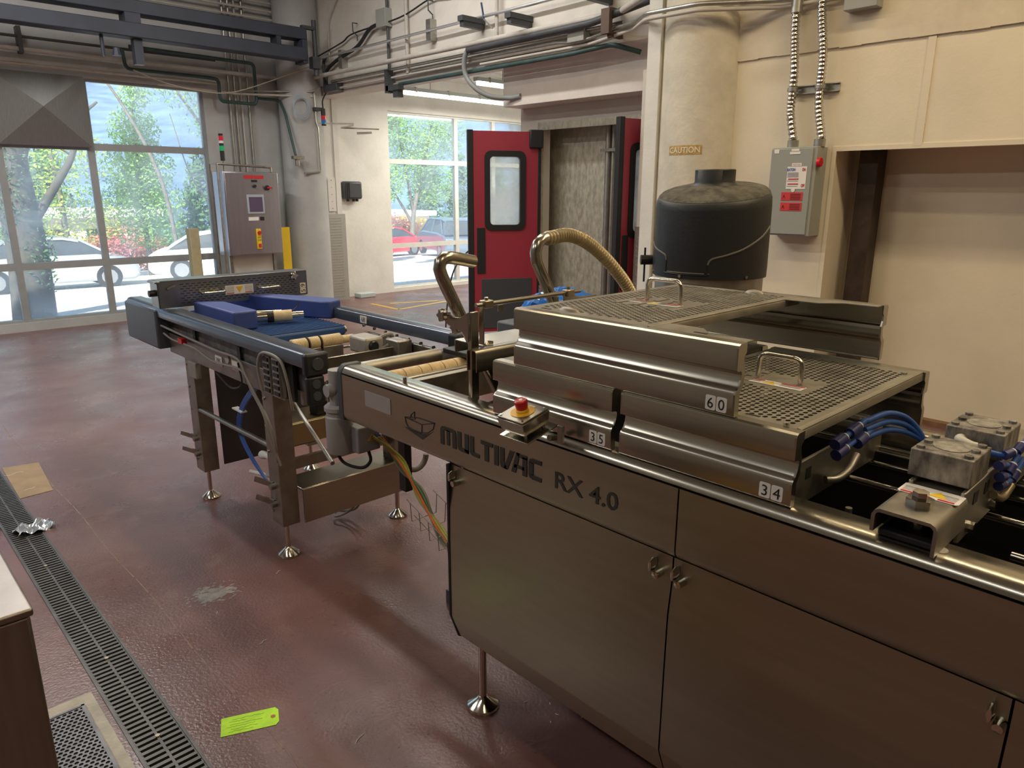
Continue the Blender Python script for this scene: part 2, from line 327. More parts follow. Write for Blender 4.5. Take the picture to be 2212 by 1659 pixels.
# ceilings and remaining walls
box('ceiling',CEILM,(-5,5.5,-5,10.2,4.8,4.9),kind='structure')
mb=MB(); mb.box(5.8,12,3.75,10.2,3.35,3.45)
for k in range(20): mb.box(5.8,12,4+.3*k,4.04+.3*k,3.335,3.35)
mb.build('ceiling_side_room',PAINTR,kind='structure',smooth=0)
box('wall_left',mat('darkened_unseen_wall',(.22,.19,.15),.7),(-5.1,-5,-5,10.2,0,4.8),kind='structure'); box('wall_front',MATS['darkened_unseen_wall'],(-5,6,-5.1,-5,0,4.8),kind='structure'); box('wall_side_room_right',PAINTR,(12,12.1,3.7,10.2,0,3.4),kind='structure')  # left and front walls, unseen, darkened to deepen reflections in the steel
# walk-in box with swing doors
mb=MB(); mb.box(6.0,6.1,3.75,4.15,0,3.35); mb.box(6.0,6.1,5.80,6.16,0,3.35); mb.box(6.0,6.1,4.15,5.80,2.30,3.35); mb.box(6.1,12,6.06,6.16,0,3.35)
mb.build('wall_cold_room',BOARD,kind='structure',smooth=0)
box('trim_11',mat('soffit_paint',(.72,.66,.60),.55,noise=.05,scale=4,bump=.15,bscale=60),(5.70,5.99,3.8,6.13,2.49,3.3),kind='structure',bevel=.004)
MB().box(5.965,6.0,4.08,5.86,2.25,2.33).box(5.965,6.0,5.80,5.85,0,2.25).box(5.965,6.0,4.1,4.15,0,2.25).build('trim_12',GALV,kind='structure',smooth=0)
MB().box(6.24,6.28,4.15,6.06,0,2.6).box(6.1,6.28,4.05,4.15,0,2.6).box(6.1,6.24,6.02,6.06,0,2.6).build('wall_cold_room_inner',GALV,kind='structure',smooth=0)
# ================================================================ SWING DOORS
def swing_leaf(name,hinge,free,label,zt=2.23,th=.045,s=1):
    h=Vector((*hinge,0)); q=Vector((*free,0)); d=(q-h).normalized(); n=Vector((d.y,-d.x,0))*s; W=(q-h).length
    t=thing(name,(h.x,h.y,0),label,'door')
    def F(u,v,a): p=h+d*u+n*a; return (p.x,p.y,v)
    zb=.06
    mb=MB(); wx0,wx1,wz0,wz1=W*.28,W*.74,1.24,1.98
    for r in ((0.03,wx0,zb,zt),(wx1,W-.03,zb,zt),(wx0,wx1,zb,wz0),(wx0,wx1,wz1,zt)):
        mb.prism([(r[0],r[2]),(r[1],r[2]),(r[1],r[3]),(r[0],r[3])],F,-th/2,th/2)
    mb.build('door_skin',RDOOR,t,smooth=0)
    mb=MB(); mb.prism([(W-.03,0.02),(W+.03,.02),(W+.03,zt+.01),(W-.03,zt+.01)],F,-th/2-.006,th/2+.006)
    mb.prism([(0,.02),(.03,.02),(.03,zt),(0,zt)],F,-th/2-.004,th/2+.004); mb.build('edge_gasket',RUB,t,bevel=.004)
    cx,cz=(wx0+wx1)/2,(wz0+wz1)/2; o=rrect(wx1-wx0+.10,wz1-wz0+.10,.07); i_=rrect(wx1-wx0-.02,wz1-wz0-.02,.04)
    for sgn in (-1,1):
        mb=MB(); k=len(o); vs=[F(cx+a,cz+b,sgn*(th/2+.012)) for a,b in o]+[F(cx+a,cz+b,sgn*(th/2+.012)) for a,b in i_]+[F(cx+a,cz+b,sgn*th/2) for a,b in o]+[F(cx+a,cz+b,-0.0) for a,b in i_]
        fs=[]
        for j in range(k):
            l_=(j+1)%k; fs+=[(j,l_,k+l_,k+j),(j,2*k+j,2*k+l_,l_),(k+j,k+l_,3*k+l_,3*k+j)]
        mb.add(vs,fs).build('window_gasket',RUB,t,smooth=0)
    MB().prism([(wx0+.001,wz0+.001),(wx1-.001,wz0+.001),(wx1-.001,wz1-.001),(wx0+.001,wz1-.001)],F,-.004,.004).build('door_glass',FROST,t,smooth=0)
    for sgn in (-1,1):
        MB().prism([(W*.80,.72),(W*.92,.72),(W*.92,1.22),(W*.80,1.22)],F,sgn*th/2,sgn*(th/2+.008)).build('push_plate',RUB,t,bevel=.003)
        MB().prism([(W*.12,.10),(W*.86,.10),(W*.86,.66),(W*.12,.66)],F,sgn*th/2,sgn*(th/2+.010)).build('kick_plate',DGREY,t,bevel=.003)
    MB().prism([(-.02,zt-.17),(.13,zt-.17),(.13,zt+.02),(-.02,zt+.02)],F,-.06,.06).build('hinge_housing',BLACKP,t,bevel=.012)
    return t
swing_leaf('swing_door',(5.945,5.80),(5.27,6.19),'red swing door leaf with tall window, standing open beside the side room window')
swing_leaf('swing_door',(5.93,4.12),(5.32,4.21),'red swing door leaf seen nearly edge on beside the right pilaster',s=-1)
for k,(yy,r) in enumerate(((5.06,.03),(4.99,.02))):
    cyl('pipe',PIPEG,(6.205,yy,0),(6.205,yy,2.45),r,label=('thicker' if k==0 else 'thinner')+' upright metal pipe on the sheet wall inside the red doorway',cat='pipe',group='upright pipes inside the doorway')
t=thing('pipe_clamp',(6.16,5.03,2.02),'small clamp across the two upright pipes inside the red doorway','clamp')
MB().box(6.155,6.17,4.90,5.13,2.01,2.04).build('clamp_bar',STEELD,t)
t=thing('diamond_plate_guard',(5.44,3.9,0),'checkered metal guard plate at the foot of the pilaster right of the doors','guard plate')
DP=mat('checker_plate',(.45,.42,.38),.35,.8,noise=.1,scale=30)
box('plate',DP,(5.44,5.45,3.76,4.095,0,1.30),t); mb=MB()
for i in range(8):
    for j in range(30):
        y=3.785+i*.04+(.02 if j%2 else 0); z=.03+j*.042; a=R(45 if (i+j)%2 else -45); d=Vector((0,math.cos(a)*.013,math.sin(a)*.013)); c=Vector((5.439,y,z)); mb.bar(c-d,c+d,.005,.003,up=(1,0,0))
mb.build('raised_pattern',DP,t,smooth=0)
# ================================================================ CORNER FITTINGS NEAR THE WINDOW WALL
t=thing('corner_guard',(5.5,9.79,0),'perforated pale metal guard sheet on the foot of the corner column facing','guard plate')
mb=MB().box(5.485,5.86,9.772,9.785,0,1.28)
for i in range(9):
    for j in range(30): mb.box(5.60+i*.022,5.61+i*.022,9.768,9.7725,.05+j*.04,.062+j*.04)
mb.build('embossed_sheet',mat('pale_metal_guard',(.45,.45,.42),.4,.5),t,smooth=0)
t=thing('cover_strip',(5.65,9.79,1.3),'short riveted cover strip on the white facing beside the corner column','cover strip')
box('strip',PAINTR,(5.60,5.72,9.775,9.785,1.32,1.80),t,bevel=.002)
for j in range(5): cyl('rivet',STEELD,(5.66,9.776,1.36+j*.1),(5.66,9.770,1.36+j*.1),.006,t,n=8)
# electric cabinet on its frame
t=thing('control_cabinet',(4.2,9.35,0),'stainless control cabinet on legs with small screen, standing by the large window','control cabinet')
cx0,cx1,cy0,cy1,cz0,cz1=3.86,4.58,9.26,9.60,.80,1.84
box('body',mat('cabinet_steel',(.47,.46,.50),.30,.9,noise=.05,scale=2,stretch=(12,1,1)),(cx0,cx1,cy0+.02,cy1,cz0,cz1),t,bevel=.006)
d=box('door',MATS['cabinet_steel'],(cx0+.01,cx1-.005,cy0,cy0+.02,cz0+.01,cz1-.01),t,bevel=.004)
fyc=lambda x,z:fy(cy0,x,z)
for a,b,c2,e,mm,nm in ((4.12,4.245,1.755,1.80,REDINK,'warning_strip'),(4.255,4.38,1.753,1.797,REDINK,'warning_strip'),(4.21,4.29,1.715,1.742,INK,'name_plate'),(4.135,4.27,1.235,1.28,STICK,'label'),(4.29,4.345,1.235,1.28,INK,'key_switch_plate')):
    box(nm,mm,(a,b,cy0-.004,cy0,c2,e),t)
box('screen_frame',mat('grey_bezel',(.40,.45,.48),.4),(4.13,4.36,cy0-.012,cy0,1.32,1.56),t,bevel=.004)
box('screen',mat('dark_violet_screen',(.12,.085,.15),.2),(4.155,4.335,cy0-.014,cy0-.011,1.345,1.53),t)
cyl('push_button',BLACKP,(4.245,cy0,1.665),(4.245,cy0-.03,1.665),.02,t)
cyl('rotary_switch',BLACKP,(4.41,cy0,1.645),(4.41,cy0-.03,1.645),.032,t); box('switch_handle',RED,(4.40,4.47,cy0-.045,cy0-.03,1.635,1.655),t,bevel=.003)
g=box('stop_switch_plate',YPOST,(4.215,4.275,cy0-.03,cy0,.87,1.13),t,bevel=.008); cyl('stop_button',RED,(4.245,cy0-.03,1.08),(4.245,cy0-.055,1.08),.024,g)
text('lettering','EMERGENCY',INK,.018,fy(cy0-.031,4.245,1.02),g,wid=.05); text('lettering','STOP',INK,.022,fy(cy0-.031,4.245,.985),g,wid=.05); box('red_mark',REDINK,(4.225,4.265,cy0-.032,cy0-.03,.89,.94),g)
for x in (cx0+.04,cx1-.08):
    box('leg',STEELD,(x,x+.04,9.4,9.44,0,cz0),t); 
box('back_plate',GALV if 0 else mat('light_panel',(.55,.54,.50),.5,.2),(cx0+.09,cx1-.09,9.42,9.43,.05,cz0),t)
MB().tube(round_path([(3.80,9.28,0),(3.80,9.28,1.93),(4.50,9.28,1.90),(4.50,9.28,1.84)],.01,2),.014,8).build('surround_rail',STEELD,t)
MB().tube([(3.80,9.5,0),(3.80,9.5,1.93),(3.80,9.28,1.93)],.014,8).build('surround_rail',STEELD,t)
g=cyl('beacon_post',POL,(3.93,9.40,1.84),(3.93,9.40,1.97),.011,t)
for (z0,z1,mm,nm) in ((1.97,2.09,BLACKP,'beacon_base'),(2.09,2.15,mat('green_lens',(.02,.50,.16),.2),'green_lens'),(2.15,2.18,BLACKP,'beacon_ring'),(2.18,2.21,mat('white_lens',(.7,.7,.75),.3),'white_lens'),(2.21,2.27,mat('red_lens',(.65,.03,.05),.2),'red_lens'),(2.27,2.295,BLACKP,'beacon_cap')):
    cyl(nm,mm,(3.93,9.40,z0),(3.93,9.40,z1),.028,g)
mb=MB().prism([(0,0),(.12,0),(.12,.012),(.012,.012),(.012,.12),(0,.12)],lambda u,v,a:(4.75-u,9.44-v,a) if 0 else (4.76-u,9.40+v,a),0,1.13); mb.build('corner_guard_post',YPOST,label='bright yellow angle post with bolt holes right of the control cabinet',cat='post')
MB().box(3.43,3.55,9.42,9.54,0,1.15).build('wooden_post',WOODP,bevel=.006,label='plain tan square post in front of the large window',cat='post')
# dark wall box
t=thing('wall_box',(6.05,9.93,1.45),'dark grey ribbed junction box on the white wall left of the side window','junction box')
mb=MB().box(5.93,6.25,9.88,9.995,1.49,1.75); mb.build('housing',DGREY,t,bevel=.03)
mb=MB()
for k in range(3): mb.box(5.955+k*.03,5.965+k*.03,9.872,9.88,1.51,1.73)
mb.build('ribs',BLACKP,t)
for x in (6.02,6.12,6.18): cyl('cable_gland',BLACKP,(x,9.94,1.455),(x,9.94,1.5),.022,t,n=12)
t=thing('wall_clip_box',(6.3,9.9,0),'small pale box lying on the floor against the side room wall','box'); box('shell',mat('pale_green_plastic',(.45,.52,.50),.5),(6.02,6.30,9.72,9.9,0,.07),t,bevel=.01)
# signal light and folding arm on the corner column
t=thing('signal_light',(5.45,9.44,2.4),'black red and blue signal light hanging upside down by the corner column','signal light')
px,py=5.36,9.36
MB().cyl((px,py,2.60),(px,py,2.69),.033).build('housing',BLACKP,t); cyl('red_lens',MATS['red_lens'],(px,py,2.545),(px,py,2.60),.033,t); cyl('blue_lens',mat('blue_lens',(.03,.18,.5),.2),(px,py,2.49),(px,py,2.545),.033,t); cyl('cap',BLACKP,(px,py,2.47),(px,py,2.49),.033,t)
MB().box(px-.12,px-.01,py-.01,py+.16,2.66,2.70).build('bracket',DGREY,t); MB().tube(spline([(px,py,2.69),(px+.03,py+.05,2.80),(px+.10,py+.05,2.92)]),.009,8).build('cable',CABK,t)
MB().tube(round_path([(5.29,9.40,1.0) if 0 else (5.27,9.42,2.9),(5.27,9.42,2.50),(5.30,9.42,2.44),(5.30,9.42,1.86),(5.05,9.42,1.84)],.03),.012,8).build('conduit',PIPEG,label='bent silver conduit running down the corner column beside the signal light',cat='conduit')
t=thing('folding_arm',(5.3,9.38,2.48),'jointed metal arm reaching out from the corner column','arm')
MB().bar((5.30,9.40,2.50),(5.62,9.02,2.49),.012,.02).build('upper_rod',STEELD,t); MB().bar((5.62,9.02,2.47),(5.50,9.16,2.44),.012,.02).bar((5.50,9.16,2.44),(5.94,8.9,2.43),.012,.018).build('lower_rod',STEELD,t); MB().bar((5.66,9.02,2.37),(5.82,8.9,2.38),.02,.03).bar((5.82,8.9,2.38),(5.82,8.9,2.43),.01,.02).build('clamp',STEELD,t)
mb=MB()
for k in range(5):
    c=Vector((5.04+.006*k,9.395-.006*k,2.72-.012*k)); r=.105+.004*k; mb.tube([c+Vector((math.cos(a)*r,.004*k,math.sin(a)*r*1.15)) for a in [2*math.pi*i/28 for i in range(29)]],.0045,6,cap=False)
mb.build('hose_coil',mat('pale_blue_hose',(.38,.44,.52),.4),label='coil of thin pale blue hose hung on the corner column',cat='hose coil')
# ================================================================ OVERHEAD STEEL AND PIPES (window wall)
def pipe(name,pts,r,m,label,cat='pipe',rr=.06,n=10,group=None,parent=None):
    return MB().tube(round_path(pts,rr),r,n).build(name,m,parent,label=label,cat=cat,group=group)
t=thing('steel_girder',(1,9.1,3.2),'upper of two long dark steel beams above the big window','girder',group='dark beams over the window')
MB().box(-4.9,5.02,9.05,9.25,3.46,3.60).build('web',GIRD,t,bevel=.01)
t=thing('steel_girder',(1,9.1,3.2),'lower of two long dark steel beams above the big window, with hanging bracket','girder',group='dark beams over the window')
MB().box(-4.9,4.98,9.0,9.2,3.21,3.36).build('web',GIRD,t,bevel=.01)
MB().box(4.93,5.0,9.02,9.24,3.18,3.455).build('end_plate',GIRD,t); box('spacer',GIRD,(2.86,3.02,9.03,9.23,3.36,3.46),t); box('spacer',GIRD,(4.6,4.66,9.05,9.22,3.36,3.46),t)
MB().box(2.93,3.02,9.06,9.16,2.95,3.21).build('hanger',GIRD,t)
MB().cyl((2.62,9.1,3.21),(2.62,9.1,3.0),.02,8).cyl((2.76,9.12,3.1),(2.76,9.12,3.02),.03,8,.05).build('drop_fitting',GIRD,t)
mb=MB(); mb.cyl((5.16,9.12,3.06),(5.16,9.12,3.72),.03,10); mb.box(4.98,5.16,9.09,9.15,3.60,3.64); mb.box(5.09,5.2,9.07,9.17,3.14,3.28); mb.build('hanger_post',PIPED,label='dark vertical hanger post with a knob at the right end of the steel beams',cat='post')
pipe('pipe',[(3.02,9.78,3.2),(3.04,9.78,2.99),(4.02,9.78,2.99),(4.13,9.78,2.98),(4.13,9.78,2.72),(4.62,9.78,2.72),(4.62,9.78,3.22),(3.1,9.78,3.24)],.022,PIPEGR,'dark green pipe looping down below the steel beams in a square bend',n=8)
pipe('pipe',[(4.62,9.82,2.80),(4.92,9.72,2.79),(4.90,9.55,2.6),(4.93,9.40,2.07)],.018,PIPEGR,'dark green pipe turning down the corner column to a small valve')
t=thing('valve',(4.93,9.38,2.0),'small brass valve fitting where the green pipe ends on the corner column','valve'); MB().box(4.86,5.02,9.33,9.40,2.02,2.06).cyl((4.93,9.37,1.93),(4.93,9.37,2.06),.03,10).build('valve_body',STEELD,t)
for k,(z,r,lb) in enumerate(((3.22,.016,'thin dark conduit on the window wall, highest run under the steel beams'),(3.095,.024,'thick pale conduit running the whole window wall, middle run'),(2.94,.016,'pale conduit just above the window frame, lowest run'))):
    pipe('conduit',[(-4.8,9.88,z),(4.15 if k!=1 else 5.3,9.88,z-(0 if k!=1 else .005))],r,PIPED if k==0 else PIPEP,lb,'conduit')
pipe('conduit',[(3.4,9.84,2.86),(4.4,9.84,2.835),(5.25,9.42,2.84)],.014,PIPEP,'thin conduit from above the window top to the corner column','conduit')
pipe('conduit',[(4.5,9.84,2.88),(5.25,9.40,2.90),(5.3,9.3,2.95)],.014,PIPEG,'short silver conduit bending round the corner column','conduit')
for k,x in enumerate((4.32,4.40,4.48,4.58)):
    pipe('conduit',[(x,9.93,.9),(x,9.93,4.7)],.016 if k!=2 else .012,PIPEG if k!=2 else PIPEP,('first (leftmost)','second','third and thinnest','fourth (rightmost)')[k]+' of four upright conduits behind the control cabinet','conduit',group='upright conduits behind the cabinet')
for k,z in enumerate((3.72,3.80,3.90,4.0)):
    pipe('conduit',[(-4.8,9.9,z),(5.3,9.86,z)],.014,PIPEP,('lowest','second','third','highest')[k]+' thin conduit on the window wall above both dark steel beams','conduit',group='conduits high on the window wall')
mb=MB(); mb.box(2.0,2.04,9.84,9.96,3.05,3.32); mb.build('conduit_strap',PIPED,label='small dark strap holding the conduits above the metal panels',cat='strap')
MB().tube(spline([(3.08,9.66,2.97),(3.4,9.62,2.86),(3.8,9.6,2.80),(4.3,9.6,2.84),(5.2,9.35,3.2)]),.007,6).build('cable',mat('tan_cable',(.45,.40,.33),.6),label='loose tan cable drooping across the top of the large window',cat='cable')
# ================================================================ PIPES ON THE BEAM
bx=5.4
pipe('conduit',[(5.36,9.75,3.32),(5.38,2.2,3.34)],.016,mat('bright_conduit',(.75,.76,.76),.35,.85),'shiny straight silver conduit, highest long run on the beam','conduit')
pipe('conduit',[(5.30,9.65,3.09),(5.36,4.3,3.09),(5.05,3.75,3.10),(4.9,3.3,3.10),(4.98,2.6,3.02),(5.12,2.2,3.0)],.028,PIPEP,'thick pale conduit along the beam below the shiny one','conduit')
pipe('conduit',[(5.42,9.2,3.02),(5.42,4.3,3.02)],.018,PIPEG,'grey conduit just under the thick pale one on the beam','conduit')
pipe('pipe',[(5.35,6.3,3.04),(5.35,4.6,3.05),(5.32,3.9,3.13),(4.95,3.3,3.17),(4.90,2.6,3.22)],.033,PIPED,'fat dark pipe on the right half of the beam')
pipe('conduit',[(5.44,9.3,2.93),(5.44,4.9,2.94)],.014,PIPEP,'thin conduit low on the beam face with pale fittings','conduit')
pipe('conduit',[(5.43,7.4,2.965),(5.43,5.1,2.965),(5.42,4.8,2.93),(5.42,4.5,2.97),(5.2,4.0,2.95),(4.93,3.7,2.92),(4.88,3.2,2.90),(5.1,2.75,2.88),(5.12,2.60,2.87)],.016,PIPEG,'silver conduit sweeping off the beam around the caution column','conduit')
pipe('conduit',[(5.44,6.2,2.90),(5.44,4.7,2.90),(5.3,4.1,2.92),(4.93,3.7,2.88),(4.88,3.2,2.86),(5.14,2.72,2.84),(5.15,2.2,2.83)],.014,PIPEP,'lower pale conduit wrapping the caution column beneath the silver one','conduit')
pipe('pipe',[(5.46,7.7,2.85),(5.46,4.95,2.85),(5.46,4.45,2.87),(5.62,4.25,2.80)],.022,PIPEGR,'dark green pipe along the bottom edge of the beam, kinked at its right end')
pipe('conduit',[(5.43,7.86,2.9),(5.43,7.86,4.7)],.018,PIPED,'dark upright pipe on the beam below the grey junction box','conduit')
pipe('conduit',[(5.43,7.48,2.95),(5.43,7.48,4.7)],.022,PIPEP,'pale upright pipe on the beam right of the junction box','conduit')
pipe('conduit',[(5.40,5.9,3.08),(5.40,5.9,4.4)],.02,PIPEP,'upright pipe with a lever valve, dropping to the pipes over the red door','conduit')
pipe('conduit',[(5.42,9.38,2.9),(5.42,9.38,3.3),(5.42,9.3,3.34)],.02,PIPED,'short dark riser beside the corner column at the left of the beam','conduit')
MB().tube(round_path([(5.44,9.25,3.24),(5.44,9.25,3.75),(5.44,9.0,4.0),(5.44,8.4,4.25)],.1),.010,8).build('conduit',PIPEP,label='thin curved conduit rising near the left end of the beam',cat='conduit')
MB().tube(spline([(5.40,9.3,2.95),(5.40,9.28,3.15),(5.40,9.0,3.26),(5.40,8.5,3.36),(5.40,8.2,3.52),(5.42,7.95,3.56)]),.022,8).build('hose',CABK,label='fat black hose rising diagonally to the grey junction box on the beam',cat='hose')
MB().tube(spline([(5.42,9.6,3.36),(5.42,8.9,3.46),(5.42,8.6,3.53),(5.42,7.6,3.56),(5.42,7.0,3.66),(5.42,6.6,3.64),(5.42,5.9,3.70),(5.42,5.2,3.9)]),.010,6).build('cable',CABK,label='thin dark cable slung between hooks high on the beam',cat='cable')
for k,y in enumerate((8.55,7.0)):
    MB().tube([(5.45,y,3.64),(5.38,y,3.64),(5.38,y,3.54),(5.44,y,3.50),(5.44,y,3.44)],.008,6).build('hook',PIPED,label=('left' if k==0 else 'right')+' one of two bent cable hooks high on the beam',cat='hook',group='cable hooks on the beam')
for k,(y,z) in enumerate(((8.9,3.27),(7.02,3.35))):
    MB().box(5.38,5.47,y-.05,y+.03,z-.12,z+.10).build('strut_bracket',PIPEG,label=('left' if k==0 else 'right')+' short upright strut bracket crossed by the shiny conduit on the beam',cat='bracket',group='strut brackets on the beam')
t=thing('junction_box',(5.4,7.9,3.5),'grey junction box high on the beam where the black hose ends','junction box'); box('box_body',GREYBOX,(5.37,5.47,7.82,8.02,3.5,3.70),t,bevel=.004)
t=thing('junction_box',(5.4,4.85,2.93),'square grey junction box on the beam above the soffit','junction box'); box('box_body',GREYBOX,(5.38,5.47,4.72,4.92,2.93,3.09),t,bevel=.004)
for k,(y,z) in enumerate(((6.25,3.28),(5.55,3.20),(4.55,3.24))):
    MB().box(5.16,5.47,y-.10,y-.02,z,z+.05).box(5.18,5.46,y-.09,y-.03,z-.05,z).build('wall_bracket',DGREY,label=('left','middle','right')[k]+' of three dark channel brackets jutting out of the beam',cat='bracket',group='channel brackets on the beam')
t=thing('shutoff_valve',(5.36,5.98,3.2),'blue levered shutoff valve on the upright pipe over the side room opening','valve'); MB().bar((5.36,6.05,3.30),(5.36,6.09,3.46),.015,.012).build('lever_arm',mat('blue_lever',(.03,.07,.16),.5),t); MB().bar((5.37,5.93,3.20),(5.36,6.05,3.30),.012,.012).build('stem',STEELD,t)
t=thing('pipe_clamp',(5.34,4.45,2.9),'rusty clamp stack gripping the pipes over the soffit end','clamp'); MB().box(5.26,5.3,4.33,4.42,2.92,3.12).box(5.3,5.47,4.34,4.38,2.90,2.94).box(5.3,5.47,4.34,4.38,3.10,3.13).cyl((5.36,4.40,2.90),(5.36,4.40,3.12),.02,8).build('clamp_body',mat('rusty_clamp',(.12,.08,.06),.6,.5),t)
t=thing('curved_hose',(5.45,5.9,2.6),'thick grey hose looping down under the beam in front of the side room lamps','hose')
MB().tube(spline([(5.36,6.25,3.1),(5.36,6.36,2.98),(5.38,6.38,2.82),(5.42,6.28,2.68),(5.52,6.15,2.59),(5.66,6.0,2.57),(5.69,5.85,2.58)],10),.026,12).build('hose_body',mat('grey_rubber_hose',(.26,.28,.28),.5),t)
t=thing('beam_bracket',(5.45,7.75,2.8),'dark bracket cluster at the beam edge by the left end of the side room lamp','bracket')
MB().box(5.38,5.46,7.83,7.90,2.76,3.02).box(5.38,5.46,7.62,7.88,2.78,2.84).box(5.40,5.48,7.66,7.76,2.70,2.78).build('bracket_body',PIPED,t)
t=thing('weatherproof_box',(5.42,9.1,2.9),'dark box under the pipes at the left end of the beam','box'); box('box_body',DGREY,(5.38,5.48,9.02,9.34,2.90,2.99),t,bevel=.005)
# side-room tube lamps
TUBE=mat('lit_tube',(1,1,1),.5,emit=(1,.97,.88),es=7)
for k,(y,x0,x1) in enumerate(((9.0,6.42,10.4),(8.0,6.93,10.2))):
    t=thing('tube_lamp',(8,y,3.0),('long lit tube lamp under the side room ceiling, the front lower one' if k==0 else 'short looking lit tube lamp higher up, cut off by the soffit'),'lamp',group='side room tube lamps')
    zc=2.985 if k==0 else 3.06
    box('housing',mat('pale_green_lamp_housing',(.45,.52,.50),.4),(x0,x1,y-.05,y+.05,zc,zc+.05),t); box('tube',TUBE,(x0+.03,x1-.03,y-.03,y+.03,zc-.05,zc-.002),t,bevel=.01)
    mb=MB()
    for i in range(7): mb.box(x0+.2+i*.6,x0+.23+i*.6,y-.055,y+.055,zc-.01,zc+.06)
    mb.build('clips',STEELD,t); MB().cyl((x0+.5,y,zc+.05),(x0+.5,y,3.35),.006,6).cyl((x1-.5,y,zc+.05),(x1-.5,y,3.35),.006,6).build('hanger_rods',STEELD,t)
# ================================================================ RIGHT WALL OBJECTS
def armoured(name,pts,r,label):
    P=[]; Q=spline(pts,12); L=0
    for i in range(len(Q)-1):
        n=max(1,int((Q[i+1]-Q[i]).length/.006))
        for k in range(n): P.append(Q[i].lerp(Q[i+1],k/n))
    return MB().tube(P,r,14,rf=lambda i:(r,r,r*.84,r*.84)[i%4]).build(name,POL,label=label,cat='conduit',group='armoured conduits to the switch box')
armoured('flexible_conduit',[(5.12,2.58,3.05),(5.12,2.58,2.7),(5.12,2.555,2.4),(5.13,2.56,2.15),(5.12,2.515,1.95)],.030,'left armoured flexible conduit running up from the grey switch box')
armoured('flexible_conduit',[(5.12,2.40,3.2),(5.12,2.405,2.8),(5.12,2.365,2.5),(5.13,2.365,2.2),(5.12,2.315,1.95)],.030,'right armoured flexible conduit running up from the grey switch box')
t=thing('conduit_coupling',(5.12,2.58,2.8),'squarish metal coupling near the top of the left armoured conduit','coupling'); MB().cyl((5.12,2.58,2.78),(5.12,2.58,2.88),.038,14).build('sleeve',PIPEG,t)
t=thing('strut_channel',(5.16,2.42,2.28),'short horizontal strut channel clamping both armoured conduits to the wall','strut channel')
MB().box(5.168,5.2,2.26,2.59,2.262,2.268).box(5.168,5.2,2.26,2.59,2.312,2.318).box(5.194,5.2,2.26,2.59,2.262,2.318).build('channel',PIPEG,t)
for y in (2.56,2.365): MB().cyl((5.13,y,2.28),(5.13,y,2.305),.037,14).build('pipe_strap',PIPEG,t)
# disconnect switch
t=thing('disconnect_switch',(5.1,2.5,1.3),'grey wall mounted disconnect switch box with red danger stickers','switch box')
X0,ya,yb,za,zb=5.035,2.30,2.625,1.305,1.905
box('enclosure',GREYBOX,(X0+.01,5.2,ya,yb,za,zb),t,bevel=.004); box('cover',GREYBOX,(X0,X0+.012,ya+.025,yb,za+.01,zb-.01),t,bevel=.003)
h=MB().lathe([(.001,-.012),(.030,-.012),(.034,0),(.030,.012),(.001,.012)],(X0+.02,ya-.018,1.80),16,'y').build('handle_knob',RED,t); MB().bar((X0+.02,ya-.012,1.83),(X0+.02,ya-.012,1.86),.01,.008).bar((X0+.02,ya-.012,1.73),(X0+.02,ya-.012,1.77),.01,.008).build('handle_stem',STEELD,h)
for y in (2.34,2.53): cyl('conduit_hub',PIPEG,(5.12,y-.015,zb),(5.12,y-.015,zb+.05),.038,t)
sx=X0-.0015
def dec(nm,m,yc,zc,wd,ht,par,dx=0): return MB().prism([(-wd/2,-ht/2),(wd/2,-ht/2),(wd/2,ht/2),(-wd/2,ht/2)],fx(sx-dx,yc,zc),-.001,.001).build(nm,m,par,smooth=0)
s=dec('maker_label',STICK,2.425,1.70,.14,.15,t); text('maker_name','EATON',BLUEINK,.020,fx(sx-.003,2.465,1.755),s,bold=.03,wid=.058)
text('red_on','ON',REDINK,.022,fx(sx-.003,2.375,1.755),s,bold=.04,wid=.024); text('red_off','OFF',REDINK,.022,fx(sx-.003,2.373,1.648),s,bold=.04,wid=.026)
for z in (1.692,1.659): dec('red_line',REDINK,2.445,z,.075,.007,s,.002)
mb=MB()
for k in range(5): mb.prism([(-.04,-.0012),(.04,-.0012),(.04,.0012),(-.04,.0012)],fx(sx-.003,2.45,1.735-k*.007),-.0004,.0004)
for k in range(2): mb.prism([(-.04,-.0012),(.04,-.0012),(.04,.0012),(-.04,.0012)],fx(sx-.003,2.45,1.68-k*.035),-.0004,.0004)
mb.build('small_print',mat('grey_ink',(.25,.25,.27),.6),s)
s=dec('name_sticker',STICK,2.43,1.788,.07,.02,t); text('lettering','MULTI VAC',REDINK,.009,fx(sx-.003,2.43,1.788),s,wid=.055)
dec('name_sticker',STICK,2.45,1.885,.055,.014,t); dec('name_sticker',STICK,2.45,1.866,.075,.017,t); dec('corner_sticker',STICK,2.585,1.88,.035,.028,t)
for z in (1.575,1.505):
    s=dec('danger_sticker',mat('danger_red',(.62,.04,.045),.5),2.445,z,.155,.056,t)
    MB().prism([(-.022,-.014),(-.012,.012),(-.002,-.014),(-.005,-.012),(-.012,.006),(-.019,-.012)],fx(sx-.003,2.49,z),-.0004,.0004).build('triangle_mark',INK,s)
    mb=MB()
    for k in range(4): mb.prism([(-.03,-.0015),(.045,-.0015),(.045,.0015),(-.03,.0015)],fx(sx-.003,2.425,z+.016-k*.011),-.0004,.0004)
    mb.build('print',INK,s)
MB().lathe([(.014,0),(.014,.002)],(sx-.002,2.44,1.618),16,'x').build('round_sticker',STICK,t)
t=thing('wall_junction_box',(5.1,2.15,2.75),'grey box high on the right wall at the top edge of the picture','junction box'); box('box_body',GREYBOX,(5.09,5.185,2.04,2.25,2.735,3.0),t,bevel=.004)
box('steel_column',RUST,(5.42,5.56,2.035,2.165,0,1.89),label='dark brown steel column standing in the wall recess',cat='column')
